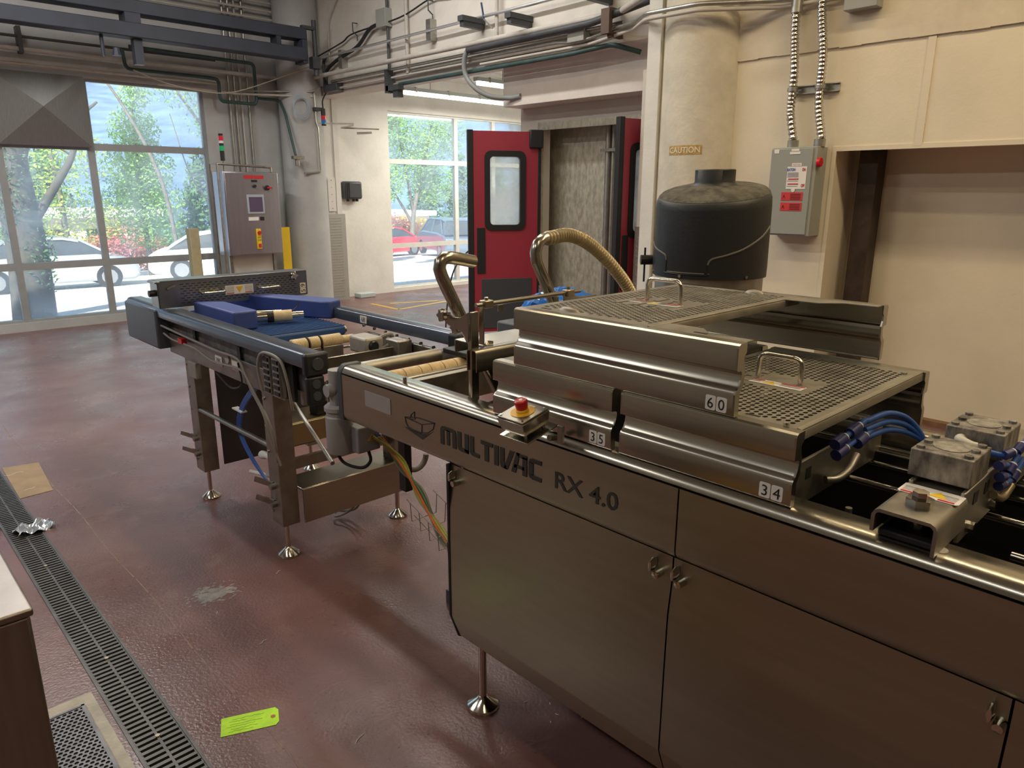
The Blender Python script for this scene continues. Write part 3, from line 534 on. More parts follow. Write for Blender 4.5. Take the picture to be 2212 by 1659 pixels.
# caution lettering on the column
t=thing('caution_sign',(4.97,3.3,1.9),'worn CAUTION lettering stencilled on the rounded concrete column','sign')
cxx,cyy,RR=5.24,3.36,.273
def cw(u,v,a=0):
    th=math.asin(max(-1,min(1,(-.045-u)/.33))); return (cxx-(.27*math.cos(th))-.002-a, cyy+.33*math.sin(th), 1.915+v)
N=12; mb=MB()
for i in range(N):
    a=-.135+.27*i/N; b=a+.27/N; mb.quad(cw(a,-.034),cw(b,-.034),cw(b,.034),cw(a,.034))
mb.build('sign_band',mat('faded_gold',(.50,.34,.10),.6,noise=.25,scale=40),t,smooth=0)
v,f=text2d('CAUTION',1,.02); xs=[a for a,b in v]; wd=max(xs)-min(xs); ys=[b for a,b in v]; ht=max(ys)-min(ys)
MB().add([cw(a*.25/wd,b*.045/ht,.003) for a,b in v],f).build('lettering',PAINT,t,smooth=0,kind='leaf')

t=thing('checkered_kick_plate',(5.93,5.86,0),'shiny checkered metal plate low beside the open red door leaf','guard plate'); MB().box(5.925,5.935,5.66,6.0,.0,.57).build('plate',mat('bright_checker',(.62,.62,.60),.3,.9,noise=.5,scale=45,bump=.5,bscale=60),t,smooth=0)
cyl('red_cap',RED,(5.46,3.93,2.98),(5.50,3.93,2.98),.022,label='small red cap on the beam just above the pilaster',cat='cap')
MB().tube(spline([(5.42,6.28,1.0),(5.30,6.32,.93),(5.16,6.36,.75),(5.10,6.40,.45),(5.08,6.42,.02),(5.3,6.5,.012)]),.009,8).build('power_cable',CABK,label='black cable curving down beside the edge of the open red door leaf',cat='cable')
# ================================================================ PACKAGING MACHINE
MG=(1.58,.3,0)
mc=thing('packaging_machine',MG,'long stainless packaging machine with dark lettering along its upper side panel','machine')
XN,XF=1.22,1.955; YE=2.115; YB=1.553; YS=-1.3
along=lambda u,v,a:(u,a,v)
def upper(y0,y1,far=False):
    pr=[(XN,1.003),(XN,.862),(XN+.002,.851),(XN+.008,.843),(XN+.018,.838),(XN+.03,.838)]
    if far: pr=[(XN+XF-a,b) for a,b in pr]
    mb=MB().sheet(pr,along,y0,y1,.003 if not far else -.003); return mb
sp=upper(.777,YE).build('upper_side_panel',PANEL,mc,smooth=50)
upper(-.52,.773).build('upper_side_panel',PANEL,mc,smooth=50); upper(YS,-.524).build('upper_side_panel',PANEL,mc,smooth=50)
upper(YS,YE,True).build('upper_side_panel',PANEL,mc,smooth=50)
# inner frame box beam of both sides
MB().box(XN+.006,XN+.07,YS,YE-.01,.85,1.0).build('near_side_beam',STEELD,mc)
MB().box(XF-.07,XF-.006,YS,YE-.01,.85,1.0).build('far_side_beam',STEELD,mc)
def rail(x,s,y0,y1,nm):
    pr=[(x+s*.001,1.008),(x+s*.002,1.014),(x+s*.010,1.024),(x+s*.022,1.030),(x+s*.078,1.030),(x+s*.082,1.026),(x+s*.082,1.000)]
    return MB().prism(pr+[(x+s*.01,1.004)],along,y0,y1).build(nm,STEEL,mc,smooth=50)
rl=rail(XN,1,YS,YE-.002,'near_top_rail'); rail(XF,-1,YS,YE-.002,'far_top_rail')
for s,x in ((1,XN),(-1,XF)):
    for k,(o,z) in enumerate(((.083,.985),(.103,.992),(.123,.982))):
        MB().box(*(sorted((x+s*o,x+s*(o+.017)))),YS,1.5,.90,z).build('guide_strip',STEELD if k!=1 else STEEL,mc,bevel=.002)
    MB().box(*(sorted((x+s*.141,x+s*.147))),YS,1.5,.55,.985).build('inner_liner',VOID,mc)
# end cap
pr=[(-.002,.842),(-.002,1.004),(.002,1.018),(.02,1.034),(.08,1.034),(.085,1.0),(.07,.85),(.02,.834)]
MB().prism([(XN+a,b) for a,b in pr],along,YE,YE+.03).build('end_cap',DGREY,mc,bevel=.004)
MB().prism([(XF-a,b) for a,b in pr],along,YE,YE+.03).build('end_cap',DGREY,mc,bevel=.004)
# lower body
def lower(y0,y1):
    pr=[(XN+.013,.837),(XN+.013,.78),(XN+.004,.70),(XN+.003,.60),(XN+.003,.345),(XN+.006,.335),(XN+.034,.262),(XN+.05,.255)]
    return MB().sheet(pr,along,y0,y1,.003).build('lower_door_panel',PANEL,mc,smooth=30)
lower(.787,YB-.004); lower(.16,.783); lower(-.47,.156); lower(YS,-.474)
MB().prism([(XN+.001,.838),(XN+.001,.345),(XN+.032,.258),(XN+.05,.25),(XN+.05,.838)],along,YB-.005,YB+.006).build('door_seal',RUB,mc,bevel=.002)
MB().box(XN+.055,XF-.055,YS,YB-.01,.26,.30).box(XN+.055,XF-.03,YB-.02,YB-.008,.26,.85).build('base_tray',VOID,mc)
MB().box(XF-.03,XF-.003,YS,YB,.26,.85).build('far_body_panel',PANEL,mc)
MB().box(XN+.16,XF-.16,YS,1.5,.62,.64).build('pit_floor',VOID,mc)
for k,y in enumerate((-.9,-.45,.05,.48,.9)):
    MB().cyl((XN+.145,y,.84),(XF-.145,y,.84),.012,8).build('cross_bar',STEELD,mc)
for x,a,b in ((1.665,-.45,.62),(1.81,-.45,.67),(1.50,-.45,.24)):
    cyl('guide_rod',POL,(x,a,.955),(x,b,.955),.008,mc)
for x,y in ((1.40,.22),(1.46,.52),(1.62,.08)): cyl('standoff_pin',STEELD,(x,y,.88),(x,y,.97),.007,mc)
for x in (1.306,1.87):
    for y in (1.502,.30,-.95):
        g=cyl('foot_rod',POL,(x,y,.03),(x,y,.30),.0125,mc,n=20); MB().lathe([(.001,0),(.050,0),(.052,.006),(.050,.012),(.020,.034),(.014,.042),(.001,.042)],(x,y,0),36).build('foot_pad',POL,g,smooth=30)
def latch(y,z):
    g=MB().lathe([(.001,-.012),(.008,-.011),(.0095,-.004),(.0095,.014)],(XN,y-.007,z-.013),16,'x').build('latch',POL,mc)
    MB().lathe([(.001,-.013),(.005,-.012),(.0075,0),(.006,.012)],(XN,y+.007,z+.004),14,'x',sx=.8,sy=2.4).build('latch_wing',POL,g)
for y in (1.524,.822,.764,.175): latch(y,.803)
# plate, logo, lettering etched on the side panel
xp=XN-.0012
MB().prism(rrect(.145,.052,.001,1),fx(xp,1.90,.950),-.0006,.0008).build('sheen_name_plate',mat('plate_painted_sheen',(.42,.40,.38),.45,.3),sp,smooth=0)  # plate colour lightened to hold a bright reflection
def poly(nm,polys,y0,z0,sc,m=ETCH,par=None,sv=None):
    sv=sv or sc
    mb=MB()
    for p in polys: mb.prism([(a*sc,b*sv) for a,b in p],fx(xp,y0,z0),-.0004,.0006)
    return mb.build(nm,m,par or sp,smooth=0)
def stroke(pts,w_):
    out=[]
    for (a,b),(c,d) in zip(pts,pts[1:]):
        L=math.hypot(c-a,d-b); nx,ny=-(d-b)/L*w_/2,(c-a)/L*w_/2; ex,ey=(c-a)/L*w_/2*.6,(d-b)/L*w_/2*.6
        out.append([(a-ex+nx,b-ey+ny),(c+ex+nx,d+ey+ny),(c+ex-nx,d+ey-ny),(a-ex-nx,b-ey-ny)])
    return out
def lp(x,v): return ((x-20)*.001256,v*.000746)
def ls(pts,w_): return stroke([lp(*p) for p in pts],w_)
logo=ls([(20,0),(48,10),(75,17),(137,19),(88,-6),(20,0)],.0028)+ls([(21,-2),(23,-22),(31,-37),(50,-43),(85,-42),(110,-32),(131,-8),(137,19)],.0028)+ls([(88,-6),(86,-42)],.0024)+ls([(42,4),(46,20),(60,37),(59,20),(62,8),(42,-2)],.0024)
logo+=[[lp(*p) for p in q] for q in ([(18,-44),(34,-41),(50,-46),(88,-46),(90,-68)],[(88,-46),(112,-36),(133,-15),(90,-68)])]
poly('tray_logo',logo,1.752,.936,1)
ltr={'M':[[(0,0),(.24,0),(.24,.78),(.30,.80),(.36,.80),(.36,1),(.22,1),(.08,.95),(0,.80)],[(.36,.80),(.36,1),(.80,1),(.80,.80)],[(.42,.05),(.62,.05),(.62,.85),(.42,.85)],[(.80,.0),(1.04,0),(1.04,.80),(.97,.95),(.80,1)]],
'U':[[(0,.22),(.24,.22),(.24,1),(0,1)],[(0,.22),(.06,.06),(.22,0),(.70,0),(.70,.2),(.3,.2),(.24,.24)],[(.46,.1),(.70,.0),(.70,1),(.46,1)]],
'L':[[(0,.22),(.24,.22),(.24,1),(0,1)],[(0,.22),(.06,.06),(.22,0),(.58,0),(.58,.2),(.3,.2),(.24,.24)]],
'T':[[(0,.8),(.70,.8),(.70,1),(0,1)],[(.22,0),(.46,0),(.46,.82),(.22,.82)]],
'I':[[(0,0),(.24,0),(.24,1),(0,1)]],
'V':[[(0,.18),(.24,.3),(.24,1),(0,1)],[(0,.18),(.05,.04),(.18,0),(.42,0),(.30,.24),(.24,.3)],[(.42,0),(.22,.02),(.56,1),(.80,1)]],
'A':[[(0,0),(.24,0),(.46,1),(.26,1)],[(.26,1),(.44,1),(.84,1),(.84,.82),(.40,.82)],[(.60,0),(.84,0),(.84,.9),(.60,.9)],[(.14,.26),(.70,.26),(.70,.42),(.18,.42)]],
'C':[[(0,.2),(.24,.2),(.24,.8),(0,.8)],[(0,.79),(.05,.94),(.2,1),(.66,1),(.66,.8),(.3,.8),(.24,.76)],[(0,.21),(.05,.06),(.2,0),(.66,0),(.66,.2),(.3,.2),(.24,.24)]]}
word=MB(); u=0; tot=sum(max(a for p in ltr[c] for a,b in p)+.09 for c in 'MULTIVAC')-.09-.25; S=(1.578-1.172)/tot
for c in 'MULTIVAC':
    for p in ltr[c]: word.prism([((u+a)*S,b*.056) for a,b in p],fx(xp,1.578,.896),-.0004,.0006)
    u+=max(a for p in ltr[c] for a,b in p)+(.09 if c!='V' else -.16)
word.build('maker_lettering',ETCH,sp,smooth=0)
text('model_lettering','RX 4.0',ETCH,.044,fx(xp,1.028,.919),sp,bold=.012,wid=.195)
# stud, plate and fasteners on the near rail
cyl('rail_stud',POL,(1.25,1.79,1.03),(1.25,1.79,1.048),.006,mc); cyl('rail_stud',POL,(1.285,.335,1.03),(1.285,.335,1.042),.006,mc)
MB().lathe([(.001,0),(.014,0),(.014,.001)],(1.262,.300,1.03),20).build('rail_plug',mat('matt_plug',(.5,.48,.44),.6,.5),mc)
MB().box(1.305,1.42,1.40,1.56,.985,.993).build('mounting_plate',STEEL,mc,bevel=.002)
for y in (1.43,1.52): cyl('plate_bolt',POL,(1.36,y,.993),(1.36,y,1.002),.009,mc,n=6)
# roller, drip tray and crossplates at the discharge end
MB().box(1.305,1.87,1.93,1.96,.90,.985).build('cross_plate',STEELD,mc,bevel=.003)
cyl('edge_rod',STEEL,(1.305,2.03,.965),(1.87,2.03,.965),.011,mc); MB().box(1.305,1.87,2.03,2.04,.84,.96).build('drip_plate',STEELD,mc)
mb=MB(); k=0; x=1.315
for wd in (.09,.05,.07,.045,.06,.06,.05,.06): mb.lathe([(.030,.001),(.032,.002),(.032,wd-.002),(.030,wd-.001)],(x,2.10,.955),28,'x'); x+=wd
mb.build('discharge_roller',CREAM2,mc); cyl('roller_axle',POL,(1.30,2.10,.955),(1.88,2.10,.955),.008,mc)
mb=MB().lathe([(.001,0),(.028,0),(.030,.004),(.030,.03),(.001,.03)],(1.80,2.10,.955),24,'x'); mb.build('roller_end_disc',WHITE,mc)
# crossbeam with the clamping bracket
def crossbeam(y0,par):
    mb=MB().box(1.375,1.90,y0,y0+.008,1.0,1.095).box(1.375,1.90,y0+.085,y0+.093,1.0,1.095).box(1.375,1.90,y0+.008,y0+.085,1.08,1.088); o=mb.build('beam_body',STEELD,par,bevel=.002)
    for x in (1.43,1.50,1.60,1.72): MB().box(x,x+.026,y0-.0015,y0,1.058,1.082).build('slot',VOID,o,smooth=0)
    return o
t=thing('clamp_crossbeam',(1.6,.345,1.03),'crossbeam with stained valve blocks and a big clamping bolt, right of cover 34','crossbeam')
crossbeam(.300,t)
pr=[(.296,1.030),(.296,1.075),(.300,1.083),(.308,1.087),(.386,1.087),(.394,1.083),(.398,1.075),(.398,1.045)]
ch=MB().sheet(pr,lambda u,v,a:(a,u,v),1.222,1.385,-.006).build('clamp_channel',STEELD,t,smooth=50)
MB().prism(rrect(.05,.098,.004,1),fz(1.0875,1.352,.347),0,.0008).build('warning_label',STICK,ch,smooth=0)
MB().prism([(0,-.016),(0,.016),(.026,0)],fz(1.0884,1.34,.335),0,.0006).build('yellow_triangle',YPOST,ch,smooth=0)
for yy in (.318,.378): MB().prism(rrect(.006,.026,.001,1),fz(1.0884,1.332,yy),0,.0006).build('red_line',REDINK,ch,smooth=0)
mb=MB()
for yy in (.318,.378):
    for k in range(4): mb.prism(rrect(.0015,.026,.0005,1),fz(1.0884,1.341+k*.006,yy),0,.0005)
mb.build('small_print',MATS['grey_ink'],ch,smooth=0)
g=cyl('clamp_bolt',POL,(1.285,.345,1.087),(1.285,.345,1.101),.022,t,n=6); cyl('bolt_head',POL,(1.285,.345,1.101),(1.285,.345,1.113),.013,g,n=6)
cyl('bolt_shank',POL,(1.285,.345,1.045),(1.285,.345,1.083),.008,t); cyl('lock_nut',POL,(1.285,.345,1.043),(1.285,.345,1.056),.013,t,n=6)
box('rubber_pad',RUB,(1.245,1.335,.302,.392,1.031,1.043),t,bevel=.003)
for y in (.315,.37): cyl('rivet_hole',VOID,(1.352,y,1.0872),(1.352,y,1.088),.009,t)
def valve(x0,x1,y0,y1,z0,z1,par):
    o=box('valve_block',VALM,(x0,x1,y0,y1,z0,z1),par,bevel=.002)
    for x in (x0+.014,(x0+x1)/2,x1-.014):
        for y in (y0+.012,y1-.012):
            if abs(x-(x0+x1)/2)>.01 or 1:
                cyl('block_bolt',VALM,(x,y,z1),(x,y,z1+.005),.0075,o,n=8)
    MB().lathe([(.001,0),(.030,0),(.030,.0015),(.026,.0015)],((x0+x1)/2,(y0+y1)/2,z1),24).build('round_plate',mat('worn_disc',(.34,.325,.29),.5,.6,noise=.3,scale=60),o); return o
valve(1.392,1.502,.300,.402,1.098,1.150,t); valve(1.592,1.712,.300,.402,1.098,1.150,t)
# fittings at the right ends of the blocks
def fittings(cx,cy,cz,par,n=3):
    for k in range(n):
        a=Vector((cx+.012*k,cy-.01+.016*k,cz-.018*k)); b=a+Vector((.05,-.01,.022))
        mb=MB().cyl(a,b,.011,12); mb.build('push_fitting',NAVY,par); MB().cyl(b,b+(b-a).normalized()*.01,.0085,12).build('fitting_ring',WHITE,par)
MB().tube(spline([(1.594,.372,1.128),(1.574,.370,1.130),(1.564,.350,1.126),(1.566,.338,1.124)]),.0095,12).build('elbow_fitting',mat('ivory_plastic',(.62,.60,.52),.4),t)
MB().tube(spline([(1.566,.340,1.124),(1.572,.315,1.118),(1.585,.298,1.114),(1.60,.288,1.112)]),.0058,10).build('air_hose',HOSEB,t)
FIT=[((1.588,.292,1.116),(1.615,.280,1.122)),((1.535,.290,1.108),(1.575,.286,1.100)),((1.540,.286,1.085),(1.580,.280,1.080)),((1.580,.282,1.088),(1.612,.278,1.112)),((1.545,.286,1.066),(1.60,.278,1.066)),((1.60,.278,1.070),(1.64,.272,1.100)),((1.615,.280,1.122),(1.66,.268,1.15))]
for k,(p,q) in enumerate(FIT):
    p,q=Vector(p),Vector(q); d=(q-p).normalized()
    MB().cyl(p,q,.0056,10).build('air_hose',HOSEB,t); MB().cyl(p-d*.006,p+d*.014,.0092,12).build('push_fitting',NAVY,t); MB().cyl(p+d*.014,p+d*.018,.0078,12).build('fitting_ring',WHITE,t)
MB().tube(spline([(1.530,.290,1.050),(1.550,.284,1.040),(1.575,.282,1.038),(1.61,.280,1.050)]),.008,10).build('brass_elbow',mat('dull_brass',(.36,.30,.2),.4,.8),t)
for x in (1.42,1.56): MB().cyl((x,.300,1.02),(x,.288,1.02),.011,8).build('side_bolt',POL,t)
# crossbeam seen under the front edge of cover 34
t=thing('hidden_crossbeam',(1.6,.62,1.0),'slotted crossbeam with blue air hoses showing under the open edge of cover 34','crossbeam')
MB().box(1.30,1.84,.600,.608,.965,1.065).build('beam_body',STEELD,t,bevel=.002)
for x in (1.335,1.42): MB().box(x,x+.022,.5985,.600,1.02,1.045).build('slot',VOID,t,smooth=0)
MB().tube(spline([(1.50,.59,1.0),(1.525,.575,1.0),(1.57,.57,1.01),(1.62,.575,1.03)]),.0085,10).build('grey_elbow',STEELD,t)
for k,(p,q) in enumerate((((1.50,.575,1.088),(1.56,.57,1.10)),((1.50,.570,1.065),(1.58,.565,1.08)),((1.56,.57,1.10),(1.62,.565,1.115)),((1.58,.56,1.075),(1.64,.56,1.088)))):
    p,q=Vector(p),Vector(q); d=(q-p).normalized(); MB().cyl(p,q,.0065,10).build('air_hose',HOSEB,t); MB().cyl(p-d*.01,p+d*.026,.0125,12).build('push_fitting',NAVY,t); MB().cyl(p+d*.026,p+d*.033,.0095,12).build('fitting_ring',WHITE,t)
for k in range(3): MB().tube(spline([(1.62,.565,1.112-k*.02),(1.70,.545,1.118-k*.02),(1.77,.52,1.09-k*.015),(1.80,.49,1.03),(1.80,.48,.95)]),.0068,10).build('air_hose',HOSEB,t)
# ================================================================ COVERS
SIDE=[(.014,.0),(.002,.0),(0,.003),(-.001,.045),(.001,.050),(.0035,.0535),(.009,.0575),(.0115,.0605),(.0165,.072),(.0185,.082),(.017,.0885),(.013,.0905),(.002,.0915),(-.001,.0935),(-.001,.137),(.0005,.1418),(.006,.145),(.03,.145)]
def cover(label,x0,x1,y0,y1,z0,num,half=None,handle=None,origin=None,perf=None,xf=None,wlab=None,ncol=None):
    t=thing('machine_cover',((x0+x1)/2,(y0+y1)/2,z0),label,'cover',group='steel machine covers')
    H=z0+.145
    for s,x in ((1,x0),(-1,x1)):
        MB().sheet([(x+s*a,z0+b) for a,b in SIDE],along,y0+.004,y1-.004,-.0022*s).build('side_wall',STEEL,t,smooth=24,xf=xf)
        for ye,d in ((y0,.004),(y1,-.004)):
            pl=[(x+s*a,z0+b) for a,b in SIDE[1:]]; ys=sorted((ye,ye+d))
            inn=[(x+s*.030,z0+.125),(x+s*.022,z0+.118),(x+s*.024,z0+.104),(x+s*.030,z0+.09),(x+s*.027,z0+.06),(x+s*.016,z0+.045),(x+s*.016,z0)]
            MB().prism(pl+inn,along,*ys).build('end_frame',STEEL,t,smooth=0,xf=xf)
    # perforated top
    tx0,tx1,ty0,ty1=x0+.03,x1-.03,(half if half else y0+.006),y1-.004
    px0,px1,py0,py1=perf; skip=handle
    mb=MB(); PX,PY=.0185,.0142; nx=int((px1-px0)/PX); ny=int((py1-py0)/PY); px1=px0+nx*PX; py1=py0+ny*PY
    hr=[(.0058*math.cos(a),.0034*math.sin(a)) for a in [R(45*k+22.5) for k in range(8)]]
    for j in range(ny):
        off=PX/2 if j%2 else 0
        ya,yb=py0+j*PY,py0+(j+1)*PY
        if off: mb.quad((px0,ya,H),(px0+off,ya,H),(px0+off,yb,H),(px0,yb,H)); mb.quad((px1-off,ya,H),(px1,ya,H),(px1,yb,H),(px1-off,yb,H))
        for i in range(nx-(1 if off else 0)):
            xa=px0+off+i*PX; xb=xa+PX; cx,cy=(xa+xb)/2,(ya+yb)/2
            if skip and skip[0]<cx<skip[1] and skip[2]<cy<skip[3]: mb.quad((xa,ya,H),(xb,ya,H),(xb,yb,H),(xa,yb,H)); continue
            o=[(xb,cy+.0),(xb,yb),(cx,yb),(xa,yb),(xa,cy),(xa,ya),(cx,ya),(xb,ya)]
            hh=[(cx+.0074,cy),(cx+.0046,cy+.0038),(cx,cy+.0052),(cx-.0046,cy+.0038),(cx-.0074,cy),(cx-.0046,cy-.0038),(cx,cy-.0052),(cx+.0046,cy-.0038)]
            k=len(mb.v); mb.v+=[Vector((a,b,H)) for a,b in o]+[Vector((a,b,H)) for a,b in hh]
            mb.f+=[(k+q,k+(q+1)%8,k+8+(q+1)%8,k+8+q) for q in range(8)]
    for q in ((tx0,px0,ty0,ty1),(px1,tx1,ty0,ty1),(px0,px1,ty0,py0),(px0,px1,py1,ty1)):
        mb.quad((q[0],q[2],H),(q[1],q[2],H),(q[1],q[3],H),(q[0],q[3],H))
    mb.build('perforated_top',DUST,t,smooth=0,solid=.002,xf=xf)
    yl=ty0
    pr=[(yl+.010,0),(yl+.003,-.0015),(yl,-.006),(yl,-.020),(yl+.004,-.020)]
    MB().sheet([(a,H+b) for a,b in pr],lambda u,v,a:(a,u,v),tx0,tx1,-.002).build('front_lip',DUST,t,smooth=60,xf=xf)
    if half:   # flanges beyond the half top, ending in a slanted tab
        MB().prism([(x0+.029,y0+.004),(x0+.062,y0+.004),(x0+.062,half-.12),(x0+.10,half-.085),(x0+.10,half+.001),(x0+.029,half+.001)],lambda u,v,a:(u,v,a),H-.002,H).build('top_flange',DUST,t,smooth=0,xf=xf)
        MB().prism([(x1-.029,y0+.004),(x1-.062,y0+.004),(x1-.062,half-.14),(x1-.11,half-.09),(x1-.11,half+.001),(x1-.029,half+.001)],lambda u,v,a:(u,v,a),H-.002,H).build('top_flange',DUST,t,smooth=0,xf=xf)
    for yy in (y0+.10,y1-.08): MB().box(x0+.045,x0+.052,yy,yy+.03,H,H+.0008).build('slot',VOID,t,smooth=0,xf=xf)
    if skip:
        hx,hy=(skip[0]+skip[1])/2+.01,(skip[2]+skip[3])/2; hl=.052
        mb=MB().tube(round_path([(hx,hy-hl,H),(hx,hy-hl,H+.058),(hx,hy+hl,H+.058),(hx,hy+hl,H)],.022,7),.0062,14); mb.build('handle',POL,t,xf=xf)
        lb=MB().prism(rrect(.034,.155,.002,1),fz(H+.0006,hx-.038,hy),0,.0006).build('warning_label',STICK,t,smooth=0,xf=xf)
        MB().prism([(-.012,-.015),(-.012,.015),(.012,0)],fz(H+.0014,hx-.038,hy),0,.0005).build('yellow_triangle',YPOST,lb,smooth=0,xf=xf)
        for yy in (-.048,.048): MB().prism(rrect(.006,.055,.001,1),fz(H+.0014,hx-.027,hy+yy),0,.0005).build('red_line',REDINK,lb,smooth=0,xf=xf)
        mb=MB()
        for yy in (-.048,.048):
            for k in range(3): mb.prism(rrect(.0012,.05,.0004,1),fz(H+.0014,hx-.036-k*.005,hy+yy),0,.0004)
        mb.build('small_print',MATS['grey_ink'],lb,smooth=0,xf=xf)
    # number tiles
    for i,c in enumerate(num):
        yc=y0+.052-.0245*i
        g=MB().prism(rrect(.0225,.0300,.003,2),fx(x0-.001,yc,z0+.0205),-.0005,.0008).build('number_tile',STICK,t,smooth=0,xf=xf)
        text('numeral',c,INK,.0215,fx(x0-.0022,yc,z0+.0205),g)
        if xf:
            pass
    return t
c34=cover('steel machine cover 34, rightmost on the bottom row, with perforated top and handle',1.237,1.945,.545,.948,1.031,'34',handle=(1.50,1.64,.665,.845),perf=(1.285,1.895,.575,.930))
cover('steel machine cover 35, behind the red stop button and under cover 60',1.237,1.945,.972,1.370,1.031,'35',handle=(1.50,1.64,1.09,1.27),perf=(1.285,1.895,1.0,1.35))
c60=cover('steel machine cover 60, stacked on top with half its perforated top cut away',1.238,1.985,.675,1.292,1.177,'60',half=.90,handle=(1.50,1.66,.99,1.20),perf=(1.30,1.93,.925,1.275))
for y_,x_ in ((.585,1.275),(.575,1.86)): cyl('cover_screw',POL,(x_,y_,1.176),(x_,y_,1.181),.006,c34,n=10)
for (x_,y_,a_) in ((1.30,1.165,1.0),(1.93,1.02,.9)): MB().lathe([(.030,0),(.026,.005),(.016,.009),(.001,.011)],(x_,y_,1.3215),20,'z',sx=.55,sy=1.1*a_).build('raised_scoop',DUST,c60)
# ================================================================ STOP BUTTON BOX
t=thing('stop_button_box',(1.15,1.165,1.05),'tilted steel box with a red mushroom stop button on a yellow disc','stop button')
O=Vector((1.148,1.163,1.080)); A=R(13)
ex=Vector((math.cos(A),0,math.sin(A))); ey=Vector((0,1,0)); ez=Vector((-math.sin(A),0,math.cos(A)))
def T(x,y,z): v=O+ex*x+ey*y+ez*z; return (v.x,v.y,v.z)
def tb(nm,m,b,par,bev=0):
    mb=MB().box(*b); return mb.build(nm,m,par,bev,xf=lambda v:Vector(T(*v)))
mb=MB(); q=[(-.040,-.039),(.040,-.039),(.040,.039),(-.040,.039)]; p2=[(-.046,-.045),(.046,-.045),(.046,.045),(-.046,.045)]
mb.add([T(a,b,-.018) for a,b in q]+[T(a,b,.016) for a,b in p2],[(3,2,1,0),(4,5,6,7)]+[(i,(i+1)%4,4+(i+1)%4,4+i) for i in range(4)]); mb.build('box_body',STEEL,t,bevel=.002)
tb('lid',STEELD,(-.044,.044,-.043,.043,.0165,.021),t,.0015)
for a in (-.037,.037):
    for b in (-.036,.036): MB().cyl(T(a,b,.021),T(a,b,.0235),.003,10).build('lid_screw',POL,t)
def lt(prof,nm,m,par,n=32):
    MBm=MB().lathe(prof,(0,0,0),n); return MBm.build(nm,m,par,xf=lambda v:Vector(T(*v)))
lt([(.001,.0212),(.0295,.0212),(.0295,.0222),(.001,.0222)],'yellow_disc',YEL,t); lt([(.012,.022),(.0155,.022),(.0155,.027),(.0135,.029),(.012,.029)],'yellow_collar',YEL,t)
b=lt([(.008,.022),(.013,.029),(.0145,.033),(.0165,.047),(.016,.050),(.012,.0525),(.001,.053)],'mushroom_button',RED,t)
lt([(.001,.0531),(.0045,.0531),(.0045,.0534),(.001,.0534)],'centre_dot',STICK,b,16)
mb=MB()
for a0 in (20,140,260):
    P=[T(.0125*math.cos(R(a0+k*7)),.0125*math.sin(R(a0+k*7)),.0527) for k in range(10)]; mb.tube(P,.0009,6)
mb.build('turn_arrows',STICK,b)
MB().prism(rrect(.02,.012,.001,1),lambda u,v,a:T(.030+u*0+v*.6,-.002-u,.0214+a),0,.0006).build('sticker',STICK,t,smooth=0)
tb('bracket_plate',STEEL,(-.050,.056,-.056,.040,-.029,-.026),t,.001)
for a in (-.03,.03): MB().cyl(T(a,-.03,-.027),T(a,-.03,-.017),.004,8).build('spacer',STEELD,t)
MB().box(1.196,1.206,1.085,1.10,1.026,1.07).build('bracket_leg',STEELD,t,bevel=.001); MB().cyl((1.19,1.12,1.035),(1.215,1.12,1.03),.008,8).build('bracket_bolt',STEELD,t)
# ================================================================ PIPE STAND
t=thing('exhaust_pipe_stand',(1.45,1.6,1.0),'steel stand with crossbeam, rod and two bent exhaust pipes on the machine','pipe stand')
MB().box(1.300,1.328,1.530,1.538,.99,1.275).box(1.320,1.328,1.538,1.57,.99,1.185).build('post',STEEL,t,bevel=.002)
pr=[(1.512,1.105),(1.512,1.158),(1.516,1.163),(1.520,1.165),(1.545,1.165),(1.549,1.161),(1.549,1.105)]
MB().sheet(pr,lambda u,v,a:(a,u,v),1.300,1.93,.003).build('crossbeam',STEEL,t,smooth=50)
MB().box(1.372,1.93,1.549,1.695,1.161,1.165).box(1.372,1.93,1.691,1.695,1.125,1.161).build('top_plate',STEEL,t,bevel=.001)
def saddle(x):
    P=[(1.535,1.275),(1.550,1.266),(1.570,1.256),(1.60,1.254),(1.625,1.262),(1.640,1.275),(1.650,1.272),(1.650,1.245),(1.625,1.228),(1.56,1.215),(1.535,1.19)]
    return MB().prism(P,lambda u,v,a:(a,u,v),x,x+.005).build('pipe_saddle',STEEL,t,bevel=.001)
saddle(1.292); 
P=[(1.70,1.30),(1.73,1.285),(1.78,1.272),(1.86,1.272),(1.86,1.225),(1.74,1.225),(1.70,1.26)]
MB().prism(P,lambda u,v,a:(u,a,v),1.545,1.55).build('pipe_saddle',STEEL,t,bevel=.001)
TP=[(1.50,1.62,.97),(1.435,1.62,1.08),(1.362,1.62,1.202),(1.288,1.62,1.335)]
bend=[(1.270,1.62,1.370),(1.262,1.62,1.392),(1.266,1.62,1.410),(1.280,1.62,1.420),(1.30,1.62,1.421),(1.34,1.62,1.414),(1.388,1.62,1.404)]
MB().tube(TP+bend,.0185,24).build('bent_pipe',STEEL,t)
TP2=[(1.86,1.62,1.05),(1.80,1.62,1.14),(1.735,1.62,1.245),(1.675,1.62,1.345)]
MB().tube(TP2+[(1.652,1.62,1.385),(1.645,1.62,1.415),(1.655,1.62,1.443),(1.675,1.62,1.455),(1.70,1.62,1.458)],.0185,24).build('bent_pipe',STEEL,t)
cyl('cross_rod',STEEL,(1.335,1.55,1.288),(1.78,1.55,1.291),.0068,t,n=20)
for x in (1.36,1.71):
    g=MB().box(x,x+.034,1.538,1.565,1.278,1.300).build('rod_clamp',mat('bronze_steel',(.48,.42,.32),.35,1),t,bevel=.003); cyl('clamp_screw',POL,(x+.015,1.55,1.300),(x+.015,1.55,1.308),.006,g)
